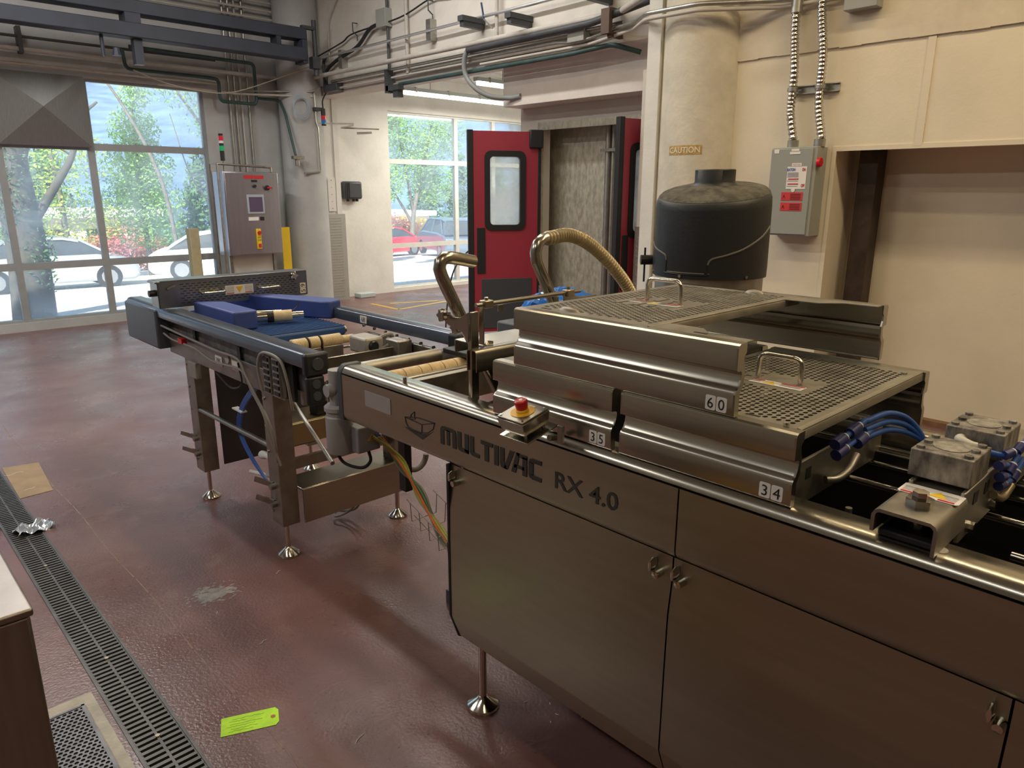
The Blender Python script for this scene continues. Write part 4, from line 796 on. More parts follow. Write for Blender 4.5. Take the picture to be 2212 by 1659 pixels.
def star(c,ax,par):
    mb=MB(); c=Vector(c); pts=[]
    for k in range(20): a=2*math.pi*k/20; r=.017+.004*math.cos(5*a); pts.append((r*math.cos(a),r*math.sin(a)))
    mb.prism(pts,(lambda u,v,a:(c.x+a,c.y+u,c.z+v)) if ax=='x' else (lambda u,v,a:(c.x+u,c.y+a,c.z+v)),-.008,.008); return mb.build('star_knob',STEEL,par,bevel=.003)
star((1.272,1.625,1.259),'x',t); MB().cyl((1.28,1.625,1.259),(1.30,1.625,1.259),.006,10).build('knob_shaft',POL,t); star((1.30,1.60,1.222),'x',t)
MB().box(1.372,1.376,1.560,1.580,1.167,1.285).box(1.376,1.40,1.55,1.575,1.167,1.171).build('hanging_blade',STEEL,t,bevel=.001)
MB().tube(spline([(1.40,1.55,1.173),(1.385,1.556,1.175),(1.372,1.55,1.168)],5),.004,8).build('fork_foot',POL,t)
for x in (1.42,1.66): MB().box(x,x+.02,1.549,1.551,1.262,1.281).build('hang_tab',STEEL,t)
# corrugated hose
Q=spline([(1.690,1.62,1.457),(1.725,1.62,1.460),(1.775,1.62,1.465),(1.83,1.62,1.458),(1.90,1.62,1.432),(1.98,1.62,1.385),(2.06,1.62,1.325),(2.125,1.62,1.265),(2.17,1.62,1.20),(2.19,1.62,1.10),(2.19,1.62,.8)],14)
P=[]; d=0
for i in range(len(Q)-1):
    n=max(1,round((Q[i+1]-Q[i]).length/.0022))
    for k in range(n): P.append(Q[i].lerp(Q[i+1],k/n))
MB().tube(P,.02,20,rf=lambda i:(.0178,.0180,.0215,.0230,.0228,.0205)[i%6]).build('corrugated_hose',mat('tan_ribbed_hose',(.50,.41,.24),.28,.25,noise=.08,scale=30),label='tan ribbed vacuum hose arching from the right bent pipe behind the covers',cat='hose')
# ================================================================ VACUUM DRUM
CX,CY=2.63,1.60
t=thing('vacuum_pump_cover',(CX,CY,0),'tall black round hood with a short neck on a steel drum behind the machine','hood')
cyl('steel_drum',STEELD,(CX,CY,0),(CX,CY,1.285),.213,t,n=64)
vd=Vector((CX,CY,0)).normalized()
def dome(v):
    k=max(0,min(1,(v.z-1.50)/.12)); dd=(v.x-CX)*vd.x+(v.y-CY)*vd.y; s=(v.x-CX)*vd.y-(v.y-CY)*vd.x
    q=min(1,(math.hypot(dd,s)/.19)**2)
    return Vector((v.x,v.y,v.z+k*q*(dd*.21+s*.06-abs(s)*.02)))
pf=[(.212,1.276),(.224,1.278),(.225,1.32),(.223,1.55),(.221,1.580),(.214,1.598),(.201,1.608),(.18,1.613),(.12,1.622),(.092,1.626),(.082,1.634),(.078,1.642),(.078,1.686),(.074,1.689),(.066,1.686),(.064,1.65),(.001,1.645)]
hood=MB().lathe(pf,(CX,CY,0),72).build('hood_shell',mat('dusty_black_hood',(.022,.024,.026),.5,bump=.08,bscale=120),t,smooth=50,xf=dome)
# settled dust on the upward facing part
DUSTY=mat('settled_dust',(.15,.138,.105),.9,col2=(.06,.056,.045),scale=22,bump=.6,bscale=180)
MB().lathe([(.213,1.5995),(.203,1.6085),(.18,1.6145),(.12,1.6235),(.094,1.6272)],(CX,CY,0),72).build('dust_layer',DUSTY,t,smooth=50,xf=lambda v:dome(v)+Vector((0,0,.0008)))
th0=math.atan2(-CY,-CX)
def onhood(s,z,r=.2245): a=th0+math.asin(max(-1,min(1,s))); return (CX+r*math.cos(a),CY+r*math.sin(a),z)
# s: picture left -> right of the hood
def path(pts): return [onhood(a,z) for a,z in pts]
def dense(pts,n=10):
    o=[]
    for p in spline([(a,z,0) for a,z in pts],n): o.append((p.x,p.y))
    return o
MB().tube(path(dense([(.97,1.475),(.82,1.435),(.55,1.395),(.28,1.372),(.08,1.360),(.01,1.350),(-.02,1.335)])),.0042,8).build('hood_ridge',mat('dusty_ridge',(.17,.16,.13),.7),t)
MB().tube(path(dense([(-.99,1.405),(-.93,1.385),(-.80,1.37),(-.74,1.362),(-.72,1.345)])),.0038,8).build('hood_ridge',MATS['dusty_ridge'],t)
MB().tube(path(dense([(-.02,1.335),(-.02,1.305),(-.05,1.296),(-.70,1.296),(-.72,1.305),(-.72,1.345)])),.003,8).build('hood_recess_edge',BLACKP,t)
MB().tube(path([(-.70+.07*k,1.301) for k in range(10)]),.0028,8).build('dusty_sill',MATS['dusty_ridge'],t)
for s in (-.97,-.47,.62): MB().cyl(onhood(s,1.288,.221),onhood(s,1.288,.229),.0065,10).build('hood_bolt',POL,t)
p=Vector(onhood(-1.0,1.33,.226)); q=p+Vector((-.045,.045,0)).normalized()*.05
t2=cyl('side_knob',BLACKP,p,q,.02,t); MB().cyl(q+Vector((.012,-.012,-.09)),q+Vector((.012,-.012,.05)),.004,8).build('knob_rod',BLACKP,t2)
# blue bag on a grey bin behind the pipe stand
t=thing('grey_bin',(2.95,2.55,0),'grey utility bin behind the machine, under the blue plastic bag','bin'); mb=MB().box(2.60,3.25,2.30,2.85,0,.93); mb.build('bin_body',mat('bin_plastic',(.11,.12,.13),.5),t,bevel=.01)
def crumple(nm,m,c,rx,ry,rz,seed,label,cat,n=26,amp=.35):
    rr=random.Random(seed); mb=MB(); k=0; ph=[(rr.uniform(2,5),rr.uniform(2,5),rr.uniform(0,6),rr.uniform(.3,1)) for _ in range(9)]
    V=[];F=[]
    for i in range(n+1):
        v=math.pi*i/n
        for j in range(2*n):
            u=2*math.pi*j/(2*n); d=Vector((math.sin(v)*math.cos(u),math.sin(v)*math.sin(u),math.cos(v)))
            h=sum(abs(math.sin(a*d.x*1.7+b*d.y*1.3+p+d.z*a))*w_ for a,b,p,w_ in ph)/4.5
            s=1+amp*(h-.8)+rr.uniform(-.04,.04); V.append((c[0]+d.x*rx*s,c[1]+d.y*ry*s,max(c[2],c[2]+rz*(.0+d.z*s)) if d.z>0 else c[2]+d.z*.01))
    for i in range(n):
        for j in range(2*n):
            a=i*2*n+j; b=i*2*n+(j+1)%(2*n); F.append((a,b,b+2*n,a+2*n))
    mb.add(V,F); return mb.build(nm,m,label=label,cat=cat,smooth=25)
crumple('plastic_bag',mat('blue_bag_plastic',(.02,.16,.62),.25,coat=.3),(2.82,2.58,.94),.26,.18,.16,5,'crumpled bright blue plastic bag behind the pipe stand','bag')
crumple('plastic_bag',CLEAR,(2.60,2.60,.94),.10,.12,.10,9,'small crumpled clear plastic bag left of the blue one','bag') if 0 else None
# ================================================================ CONVEYOR
t=cv=thing('infeed_conveyor',(1.6,3.3,0),'low steel conveyor table with blue belt, cream rollers and dark side rails on four feet','conveyor')
RA=mat('slate_rail',(.13,.15,.19),.28,.75,noise=.05,scale=12)
pr=[(1.202,.985),(1.200,1.020),(1.207,1.032),(1.220,1.037),(1.275,1.037),(1.283,1.030),(1.285,.985)]
MB().prism(pr,along,2.352,4.33).build('near_rail',RA,t,smooth=50)
MB().prism([(3.13-a,b) for a,b in pr],along,2.30,4.10).build('far_rail',RA,t,smooth=50)
MB().box(1.190,1.275,3.86,4.345,.818,1.022).build('end_box',mat('slate_end_box',(.10,.115,.14),.42,.2),t,bevel=.012)
MB().box(1.195,1.290,2.318,2.352,.955,1.040).box(1.200,1.272,2.322,2.350,.845,.955).build('sensor_head',BLACKP,t,bevel=.010)
g=MB().lathe([(.001,-.006),(.022,-.006),(.024,0),(.001,0)],(1.243,2.318,1.0),20,'y').build('sensor_lens',DGREY,t)
for z in (.925,.88): MB().lathe([(.001,-.005),(.016,-.005),(.018,0),(.001,0)],(1.236,2.322,z),18,'y').build('sensor_button',DGREY,t)
MB().box(1.245,1.252,2.60,3.86,.80,.90).build('side_plate',STEELD,t,bevel=.002); MB().box(1.262,1.27,2.45,3.9,.86,.985).build('cable_channel',mat('cable_channel_steel',(.16,.16,.16),.5,.5,noise=.4,scale=25),t)
for y in (3.5,3.0,2.78,2.55): MB().box(1.248,1.256,y,y+.03,.88,.955).build('channel_clip',BLACKP,t)
cb=CABG
MB().tube(spline([(1.215,3.86,.94),(1.215,3.73,.936),(1.215,3.436,.926),(1.215,3.17,.919),(1.215,2.953,.917),(1.212,2.875,.861),(1.212,2.783,.78),(1.215,2.70,.70),(1.23,2.69,.60),(1.26,2.75,.5)]),.0055,8).build('grey_cable',cb,t)
MB().tube(spline([(1.222,3.86,.90),(1.22,3.72,.885),(1.22,3.447,.886),(1.22,3.236,.859),(1.22,2.936,.87),(1.222,2.86,.80),(1.22,2.76,.72),(1.225,2.72,.62),(1.25,2.70,.5)]),.005,8).build('grey_cable',cb,t)
MB().tube(spline([(1.20,2.70,.83),(1.195,2.715,.92),(1.195,2.68,.985),(1.195,2.60,1.0),(1.195,2.51,.985),(1.195,2.47,.92),(1.20,2.46,.84),(1.21,2.47,.80)]),.006,8).build('grey_cable',cb,t)
MB().tube(spline([(1.235,3.0,.89),(1.235,2.98,.80),(1.235,3.1,.76),(1.235,3.25,.80)]),.004,8).build('black_cable',CABK,t)
for yy in (2.665,2.585):
    mb=box('valve_strip_body',CABG,(1.205,1.235,yy-.028,yy+.028,.825,.985),t,bevel=.004)
    for k in range(6): MB().box(1.200,1.206,yy-.027,yy+.012,.836+k*.025,.850+k*.025).build('connector',BLACKP,mb)
MB().box(1.235,1.25,2.50,2.72,.82,.99).build('valve_mount',VOID,t)
box('small_box',CABG,(1.232,1.26,3.50,3.60,.72,.80),t,bevel=.004)
g=MB().prism(rrect(.075,.045,.003,1),fx(1.2435,3.23,.858),-.001,.001).build('number_tile',STICK,t,smooth=0); text('numeral','395',INK,.026,fx(1.2415,3.23,.858),g)
MB().lathe([(.001,-.004),(.022,-.004),(.024,0)],(1.244,3.13,.885),20,'x').build('grey_disc',mat('pale_disc',(.45,.44,.42),.5),t)
MB().prism(rrect(.07,.05,.002,1),fx(1.2435,3.05,.868),-.001,.001).build('white_label',STICK,t,smooth=0)
MB().box(1.21,1.235,3.58,3.63,.885,.91).build('red_plug',RED,t)
# legs
def leg(x,y,z1,sx=.11,sy=.13):
    g=MB().box(x-.04,x-.036,y-.05,y+.05,.165,z1).box(x-.04,x+.04,y-.054,y-.050,.165,z1).box(x+.036,x+.04,y-.05,y+.05,.165,z1).build('leg',STEELD,t,bevel=.003)
    r=cyl('foot_rod',POL,(x,y,.03),(x,y,.19),.011,t,n=16); MB().lathe([(.001,0),(.046,0),(.048,.006),(.046,.011),(.018,.034),(.012,.042),(.001,.042)],(x,y,0),32).build('foot_pad',POL,r,smooth=30)
    for z in (.22,.34,.50,.62,.74): MB().cyl((x-.04,y+.03,z),(x-.046,y+.03,z),.007,8).build('leg_bolt',POL,g)
    return g
leg(1.332,3.755,.86); leg(1.332,2.868,.86); leg(1.93,2.868,.90); leg(1.93,3.755,.90)
cyl('tie_rod',STEELD,(1.305,3.70,.510),(1.305,2.92,.520),.012,t)
MB().box(1.385,1.93,2.79,2.80,.165,.325).box(1.385,1.93,2.80,2.98,.315,.325).build('lower_skirt',STEEL,t,bevel=.002)
MB().box(1.385,1.93,3.66,3.67,.20,.80).build('rear_skirt',mat('dark_steel_sheet',(.10,.10,.11),.4,.7),t)
MB().box(1.385,1.93,2.90,3.10,.585,.60).box(1.40,1.93,2.885,2.90,.50,.60).build('lower_shelf',mat('brassy_steel',(.50,.44,.27),.4,1),t,bevel=.003)
MB().box(1.385,1.93,2.86,2.88,.40,.45).build('shelf_bracket',STEELD,t)
MB().box(1.55,1.62,2.93,3.0,.60,.67).build('black_latch',BLACKP,t,bevel=.006)
cyl('stay_rod',STEELD,(1.37,2.80,.74),(1.24,2.25,.64),.008,t)
for (y,z) in ((3.78,.31),(2.90,.31)):
    for k in range(2):
        z0=z+.045-k*.085
        MB().bar((1.288,y-.02,z0-.005),(1.240,y+.05,z0+.015),.010,.022).build('side_paddle',STEELD,t); MB().cyl((1.292,y-.03,z0-.01),(1.270,y-.03,z0-.01),.014,10).build('paddle_hub',STEELD,t)
# belt bed and rollers
mb=MB().box(1.375,1.80,3.05,4.05,.930,.975); mb.build('belt',BLUE,t,bevel=.012)
mb=MB()
for k in range(34): mb.box(1.376,1.799,3.06+k*.028,3.066+k*.028,.975,.979)
mb.build('belt_ribs',BLUE,t,smooth=0)
for x in (1.372,1.803): cyl('belt_end_pin',STEELD,(x-.004,3.07,.955),(x+.004,3.07,.955),.016,t)
pts=[(1.335,3.24),(1.445,3.24),(1.455,3.26),(1.455,3.62),(1.335,3.72)]
MB().prism(pts,lambda u,v,a:(u,v,a),.979,1.066).build('blue_guide_block',BLUEB,t,bevel=.008)
MB().prism([(1.55,4.02),(1.60,4.06),(1.92,3.34),(1.90,3.26),(1.83,3.24),(1.80,3.28)],lambda u,v,a:(u,v,a),.979,1.068).build('blue_guide_block',BLUEB,t,bevel=.008)
MB().prism([(1.43,3.98),(1.60,4.10),(1.62,4.05),(1.45,3.93)],lambda u,v,a:(u,v,a),.985,1.06).build('blue_guide_block',BLUEB,t,bevel=.006)
def ribroll(x0,x1,y,z,r,nm='ribbed_roller'):
    pf=[(r*.9,0)]; L=x1-x0; n=int(L/.007)
    for k in range(n): pf+=[(r*.93,L*(k+.15)/n),(r,L*(k+.35)/n),(r,L*(k+.75)/n),(r*.93,L*(k+.95)/n)]
    return MB().lathe(pf,(x0,y,z),24,'x').build(nm,CREAM,t)
for a,b in ((1.435,1.505),(1.515,1.565),(1.575,1.675)): ribroll(a,b,2.90,.948,.029)
ribroll(1.385,1.43,2.92,.935,.018); ribroll(1.685,1.745,2.90,.945,.018,'slim_roller')
for x in (1.510,1.570): MB().lathe([(.027,0),(.031,.001),(.031,.006),(.027,.007)],(x-.0035,2.90,.948),24,'x').build('black_band',RUB,t)
MB().box(1.44,1.505,2.872,2.90,.85,.93).box(1.515,1.565,2.872,2.90,.85,.93).box(1.575,1.675,2.872,2.90,.85,.93).build('roller_guard',STEELD,t,bevel=.003)
cyl('roller_axle',POL,(1.30,2.93,.90),(1.86,2.93,.90),.007,t)
MB().box(1.30,1.86,2.60,2.612,.90,.945).build('cross_bar',STEEL,t,bevel=.002); MB().box(1.30,1.86,2.56,2.58,.78,.86).build('cross_bar',STEELD,t)
cyl('grey_roller',STEELD,(1.36,2.33,.948),(1.80,2.33,.948),.028,t,n=24); MB().box(1.30,1.86,2.36,2.37,.80,.92).build('cross_panel',STEEL,t)
MB().box(1.84,1.86,2.20,2.95,.86,.955).build('far_side_plate',STEELD,t,bevel=.003)
for k in range(7): cyl('plate_bolt',POL,(1.842,2.95-k*.09,.985-k*.004),(1.832,2.95-k*.09,.985-k*.004),.007,t,n=8)
g=MB().prism(rrect(.055,.034,.003,1),fx(1.8385,2.955,1.012),-.001,.001).build('number_tile',STICK,t,smooth=0); text('numeral','68',INK,.022,fx(1.8365,2.955,1.012),g)
g=box('gear_motor',mat('pale_cast_motor',(.42,.40,.36),.5,.4,noise=.08,scale=30),(1.66,1.755,2.66,2.80,.91,.985),t,bevel=.012); MB().lathe([(.001,-.012),(.02,-.012),(.026,0),(.026,.004)],(1.70,2.66,.948),20,'y').build('motor_shaft',BLACKP,g); MB().tube(spline([(1.75,2.70,.97),(1.80,2.68,.985),(1.83,2.70,.95)]),.01,8).tube(spline([(1.74,2.66,.93),(1.79,2.62,.96),(1.83,2.62,.93)]),.008,8).build('motor_cables',CABG,g)
MB().box(1.76,1.835,2.56,2.66,.88,.975).build('motor_bracket',STEELD,t,bevel=.006)
MB().box(1.83,1.91,2.235,2.31,.965,1.040).build('foam_block',RUB,t,bevel=.012); MB().box(1.72,1.83,2.05,2.2,.99,1.01).build('black_pad',BLACKP,t,bevel=.004)
MB().tube([(1.838,2.27+.028*math.cos(a),1.0+.026*math.sin(a)) for a in [2*math.pi*k/20*.85 for k in range(21)]],.005,8).build('yellow_loop',YEL,t)
# blue air hoses hanging from the conveyor
mb=MB()
for k in range(4): 
    o=.012*k; mb=MB().tube(spline([(1.36,2.98,.80),(1.36,3.10+o,.74),(1.36,3.28+o,.60),(1.36,3.34+o,.47),(1.36,3.22+o,.35),(1.355,3.02,.26),(1.355,2.95,.25)]),.0055,8); mb.build('air_hose',HOSEB,t)
MB().box(1.345,1.375,3.285,3.39,.575,.582).build('cable_tie',WHITE,t)
MB().tube(spline([(1.70,2.85,.165),(1.70,2.95,.07),(1.66,3.02,.03),(1.70,3.06,.05),(1.74,2.98,.12),(1.74,2.90,.165)]),.006,8).build('drain_hose',CABG,t); MB().tube(spline([(1.72,2.85,.165),(1.74,2.97,.06),(1.70,3.06,.04),(1.76,3.05,.09),(1.78,2.92,.165)]),.006,8).build('drain_hose',CABG,t)
# white tubes dangling behind the leg
MB().tube(spline([(1.40,2.95,.40),(1.40,3.1,.385),(1.40,3.22,.37)]),.018,10,rf=lambda i:.02 if i in(0,1,2,14,15,16) else .013).build('white_sleeve',WHITE,t)
MB().tube(spline([(1.40,2.95,.32),(1.40,3.1,.29),(1.40,3.37,.24)]),.010,10).build('white_sleeve',WHITE,t)
# drive motor at the machine's end
t=thing('drive_motor',(1.26,2.2,.7),'light grey cylindrical motor with terminal box hanging under the machine end','motor')
MG_=mat('motor_grey',(.36,.36,.37),.45)
MB().lathe([(.001,0),(.044,.0),(.048,.006),(.048,.135),(.044,.14),(.044,.155),(.050,.158),(.050,.172),(.040,.180),(.001,.182)],(1.252,2.205,.695),32).build('motor_body',MG_,t)
MB().lathe([(.001,-.03),(.022,-.03),(.026,0),(.026,.03)],(1.235,2.20,.93),20,'x').build('gearbox_end',MG_,t); MB().cyl((1.25,2.2,.87),(1.25,2.2,1.0),.03,20).build('gear_neck',MG_,t)
g=MB().box(1.272,1.365,2.12,2.20,.700,.795).build('terminal_box',MG_,t,bevel=.006)
MB().prism([(0,.022),(-.014,-.004),(.014,-.004)],lambda u,v,a:(1.327+u,2.119+a,.745+v),-.001,.001).build('warning_triangle',YEL,g,smooth=0); MB().prism([(0,.015),(-.008,-.001),(.008,-.001)],lambda u,v,a:(1.327+u,2.1175+a,.745+v),-.001,.001).build('triangle_centre',MG_,g,smooth=0)
MB().tube(spline([(1.325,2.14,.70),(1.325,2.13,.66),(1.30,2.15,.635),(1.26,2.20,.65),(1.25,2.24,.69)]),.006,8).build('motor_cable',CABK,t)
# cable bundle sagging to the machine
t=thing('cable_bundle',(1.35,1.9,.4),'bundle of orange, green, yellow and blue cables sagging into the machine','cables')
for k,(mm,r) in enumerate(((CABO,.0045),(CABY,.005),(CABY,.005),(CABGR,.005),(HOSEB,.0055),(CABG,.006),(CABG,.005),(HOSEB,.005),(CABO,.004))):
    a=.010*(k%3); b=.012*(k//3)
    MB().tube(spline([(1.33+b,2.12-a,.76-a*.3),(1.37+b,2.10-a,.715-b),(1.40+a,2.05,.65-b),(1.41+b,1.96,.56-a),(1.39+a,1.82,.47-b),(1.37+b,1.66,.42-a),(1.38,1.55,.40)]),r,8).build('cable',mm,t)
mb=MB()
for k in range(7):
    y=1.90-k*.05; z=.52-k*.018; mb.tube([(1.33,y,z+.05),(1.335,y,z-.02),(1.44,y,z-.02),(1.445,y,z+.05)],.0016,6)
for dx,dz in ((1.33,.05),(1.36,-.02),(1.41,-.02),(1.445,.05)): mb.tube([(dx,1.92,.527+dz),(dx,1.58,.405+dz)],.0016,6)
mb.build('wire_tray',STEELD,t)
t=thing('conduit_ring',(1.6,2.2,.55),'pale hose loop hanging below the machine beam beside the cable bundle','hose'); MB().tube([(1.56+.05*math.cos(a),2.18,.60+.05*math.sin(a)) for a in [math.pi+math.pi*k/14 for k in range(15)]],.011,10).build('loop',CABG,t)
MB().box(1.44,1.47,2.08,2.12,.52,.85).build('hanger_plate',BLACKP,t)
for k,(x,y,z) in enumerate(((1.60,2.0,.12),(1.55,1.86,.08))):
    MB().box(x,x+.06,y,y+.06,z-.01 if 0 else 0,.06).build('cable_clip',DGREY,label=('upper','lower')[k]+' small dark clip on the floor beneath the cable bundle',cat='clip')
# cover 59 standing on the conveyor
t=thing('machine_cover',(1.58,3.75,1.04),'slotted steel cover 59 standing on edge across the conveyor rails','cover',group='steel machine covers')
SL=mat('shaded_steel',(.30,.31,.32),.33,1,noise=.05,scale=12)
tilt=lambda v:Vector((v.x,v.y-(v.z-1.04)*.0,v.z+(1.58-v.x)*(-.0)))
mb=MB(); y=3.75
mb.box(1.185,1.975,y,y+.003,1.040,1.170); o=mb.build('front_sheet',SL,t,smooth=0)
MB().box(1.18,1.98,y-.002,y+.11,1.170,1.176).box(1.165,1.19,y-.03,y+.08,1.166,1.176).build('top_flange',SL,t,bevel=.002); MB().box(1.975,1.98,y,y+.10,1.042,1.170).box(1.182,1.187,y,y+.10,1.042,1.170).build('end_flange',SL,t)
mb=MB()
for r_i in range(9):
    for c in range(22):
        x=1.29+c*.029+(.0145 if r_i%2 else 0)
        if x>1.90 or (1.49<x<1.68 and 2<r_i<7): continue
        mb.box(x,x+.017,y-.0008,y,1.058+r_i*.0115,1.0615+r_i*.0115)
mb.build('slot_rows',VOID,o,smooth=0)
for a,b in ((1.385,1.505),(1.69,1.805)): MB().tube(round_path([(a,y,1.107),(a,y-.035,1.103),(b,y-.035,1.103),(b,y,1.107)],.012,4),.0055,10).build('handle',POL,t)
g=MB().box(1.515,1.665,y-.0025,y-.0005,1.080,1.126).build('warning_label',STICK,t,smooth=0)
MB().prism([(0,-.018),(.018,.014),(-.018,.014)],fy(y-.0035,1.59,1.104),0,.001).build('yellow_triangle',YEL,g,smooth=0)
for a,b in ((1.520,1.560),(1.62,1.66)): MB().box(a,b,y-.0035,y-.0025,1.084,1.088).build('red_line',REDINK,g,smooth=0)
mb=MB()
for a,b in ((1.520,1.560),(1.62,1.66)):
    for k in range(5): mb.box(a,b,y-.0033,y-.0025,1.094+k*.006,1.0955+k*.006)
mb.build('small_print',MATS['grey_ink'],g,smooth=0)
for i,c in enumerate('59'):
    zc=1.063+.030*i; g=MB().prism(rrect(.034,.028,.003,2),fy(y-.0025,1.952,zc),0,.002).build('number_tile',STICK,t,smooth=0)
    text('numeral',c,INK,.026,lambda u,v,a=0:(1.952-v,y-.0035,zc+u),g)
MB().cyl((1.182,y+.03,1.115),(1.150,y+.03,1.115),.016,12).build('side_knob',BLACKP,t)
def starf(c,par):
    mb=MB(); pts=[]
    for k in range(20): a=2*math.pi*k/20; r=.019+.006*math.cos(5*a); pts.append((r*math.cos(a),r*math.sin(a)))
    mb.prism(pts,lambda u,v,a:(c[0]+u,c[1]+a,c[2]+v),-.016,0); return mb.build('star_knob',POL,par,bevel=.003)
starf((1.90,y,1.15),t); MB().bar((1.225,y-.008,1.135),(1.265,y-.008,1.15),.006,.010).build('wing_latch',STEEL,t)
# air tool on the belt
t=thing('air_motor',(1.55,3.3,.98),'small cream and chrome pneumatic motor lying on the blue belt','motor')
a=Vector((1.44,3.36,1.012)); d=Vector((.93,-.36,.02)).normalized()
for s0,s1,r,mm,nm in ((0,.045,.016,STEELD,'valve_end'),(.045,.10,.024,POL,'metal_collar'),(.10,.13,.029,BLACKP,'black_ring'),(.13,.215,.028,CREAM,'cream_housing'),(.215,.27,.018,POL,'steel_end')): MB().cyl(a+d*s0,a+d*s1,r,20).build(nm,mm,t)
MB().cyl(a+Vector((.07,.05,.012)),a+Vector((.19,.01,.01)),.013,12).build('side_cylinder',POL,t); MB().tube(spline([tuple(a+d*.22+Vector((0,.03,.01))),tuple(a+d*.27+Vector((0,.06,.03))),tuple(a+d*.28+Vector((0,.07,.05)))]),.003,6).build('cord',CABK,t)
# ================================================================ FLOOR THINGS
t=thing('drain_grate',(.5,2,0),'long cast slotted drain grate running along the floor at the left','drain grate')
MB().box(.428,.437,-.5,5.88,-.03,.004).box(.563,.572,-.5,5.88,-.03,.004).build('frame',GRATE,t)
yy=1.5; n=0
GI=[]
mb=None
y=.9
for seg in range(10):
    y0=.9+seg*.5; mb=MB()
    for k in range(20):
        yk=y0+k*.025; mb.box(.438,.496,yk,yk+.013,-.02,.002).box(.504,.562,yk,yk+.013,-.02,.002)
    mb.box(.496,.504,y0,y0+.495,-.022,.001); mb.box(.437,.441,y0,y0+.497,-.02,.001).box(.559,.563,y0,y0+.497,-.02,.001)
    mb.build('grate_section',GRATE,t,smooth=0)
for y in (2.60,2.08,3.5): cyl('grate_bolt',mat('tan_bolt',(.45,.38,.28),.5,.5),(.50,y,.001),(.50,y,.005),.007,t,n=8)
t=thing('perforated_drain',(.3,2.2,0),'perforated metal drain cover set in pale concrete beside the steel cabinet','drain cover')
MB().box(.12,.41,1.7,2.44,.0005,.003).build('concrete_surround',CONC,t,smooth=0)
mb=MB(); PXX=.0165
x0,y0,x1,y1=.205,1.85,.370,2.375
nx=10; ny=int((y1-y0)/.0145)
for j in range(ny):
    for i in range(nx):
        xa=x0+i*PXX+(PXX/2 if j%2 else 0)*0; ya=y0+j*.0145; off=(PXX/2 if j%2 else 0); cx=xa+PXX/2; cy=ya+.00725
        o=[(xa+PXX,cy),(xa+PXX,ya+.0145),(cx,ya+.0145),(xa,ya+.0145),(xa,cy),(xa,ya),(cx,ya),(xa+PXX,ya)]
        hh=[(cx+.0062*math.cos(R(45*q)),cy+.0058*math.sin(R(45*q))) for q in range(8)]
        k=len(mb.v); sh=(.004 if j%2 else -.004)
        mb.v+=[Vector((a+sh,b,.008)) for a,b in o]+[Vector((a+sh,b,.008)) for a,b in hh]; mb.f+=[(k+q,k+(q+1)%8,k+8+(q+1)%8,k+8+q) for q in range(8)]
mb.build('perforated_plate',mat('worn_drain_steel',(.15,.15,.16),.5,.6,noise=.2,scale=20),t,smooth=0,solid=.002)
MB().box(.198,.208,y0,y1+.008,.003,.009).box(.366,.376,y0,y1+.008,.003,.009).box(.198,.376,y1,y1+.008,.003,.009).build('plate_rim',MATS['worn_drain_steel'],t); MB().box(.205,.37,y0,y1,.003,.0045).build('drain_pit',VOID,t)
MB().prism([(.59,5.03),(.77,4.985),(.73,4.44),(.572,4.43)],lambda u,v,a:(u,v,a),.0004,.0016).build('floor_patch',TAN,label='square of tan tape stuck on the floor beside the grate',cat='floor tape',smooth=0)
mb=MB(); n=22
pts=[]
for i in range(n):
    for j in range(10):
        u=i/(n-1); v=j/9; pts.append((.468+.155*u+.01*math.sin(v*7),3.88+.02*u+.13*v+.012*math.sin(u*9),.012+.010*math.sin(u*14+v*5)+.006*math.sin(v*17+u*6)+rnd.uniform(0,.004)))
mb.add(pts,[(i*10+j,(i+1)*10+j,(i+1)*10+j+1,i*10+j+1) for i in range(n-1) for j in range(9)]); mb.build('plastic_wrapper',mat('silvery_film',(.62,.68,.74),.18,.6),label='crumpled clear wrapper lying across the drain grate',cat='wrapper',smooth=0)
mb=MB(); pts=[(.34+.08*i/7+.01*math.sin(j),4.05+.10*j/5,.012+.012*math.sin(i*2.1+j*1.7)+rnd.uniform(0,.006)) for i in range(8) for j in range(6)]
mb.add(pts,[(i*6+j,(i+1)*6+j,(i+1)*6+j+1,i*6+j+1) for i in range(7) for j in range(5)]); mb.build('plastic_wrapper',MATS['silvery_film'],label='scrap of clear wrapper at the left picture edge by the grate',cat='wrapper',smooth=0)
# lime tag
t=thing('paper_tag',(.73,1.95,0),'lime green paper tag lying on the floor','tag')
a=math.atan2(-.134,.161); 
cx,cy=.731,1.947; ang=math.atan2(1.885-2.019+.02,.80-.668+.03)
ex_=Vector((.150,-.066)).normalized(); ey_=Vector((-ex_.y,ex_.x))
tf=lambda u,v,a:(cx+ex_.x*u+ey_.x*v,cy+ex_.y*u+ey_.y*v,a)
tg=MB().prism([(-.085,-.042),(.075,-.042),(.085,-.028),(.085,.028),(.075,.042),(-.085,.042)],tf,.0006,.0016).build('paper',TAGM,t,smooth=0)
MB().lathe([(.003,0),(.0075,0),(.0075,.0006),(.003,.0006)],(*tf(.068,.0,0)[:2],.0017),16).build('reinforcing_ring',mat('brown_ring',(.45,.16,.05),.6),t)
mb=MB()
for k in range(6):
    v=.026-k*.011; u0=-.07+rnd.uniform(0,.02)
    P=[tf(u0+i*.006,v+rnd.uniform(-.0025,.0025),.0019) for i in range(int(rnd.uniform(9,18)))]; mb.tube(P,.0005,4)
mb.build('handwriting',mat('faint_pen',(.30,.50,.05),.6),tg)
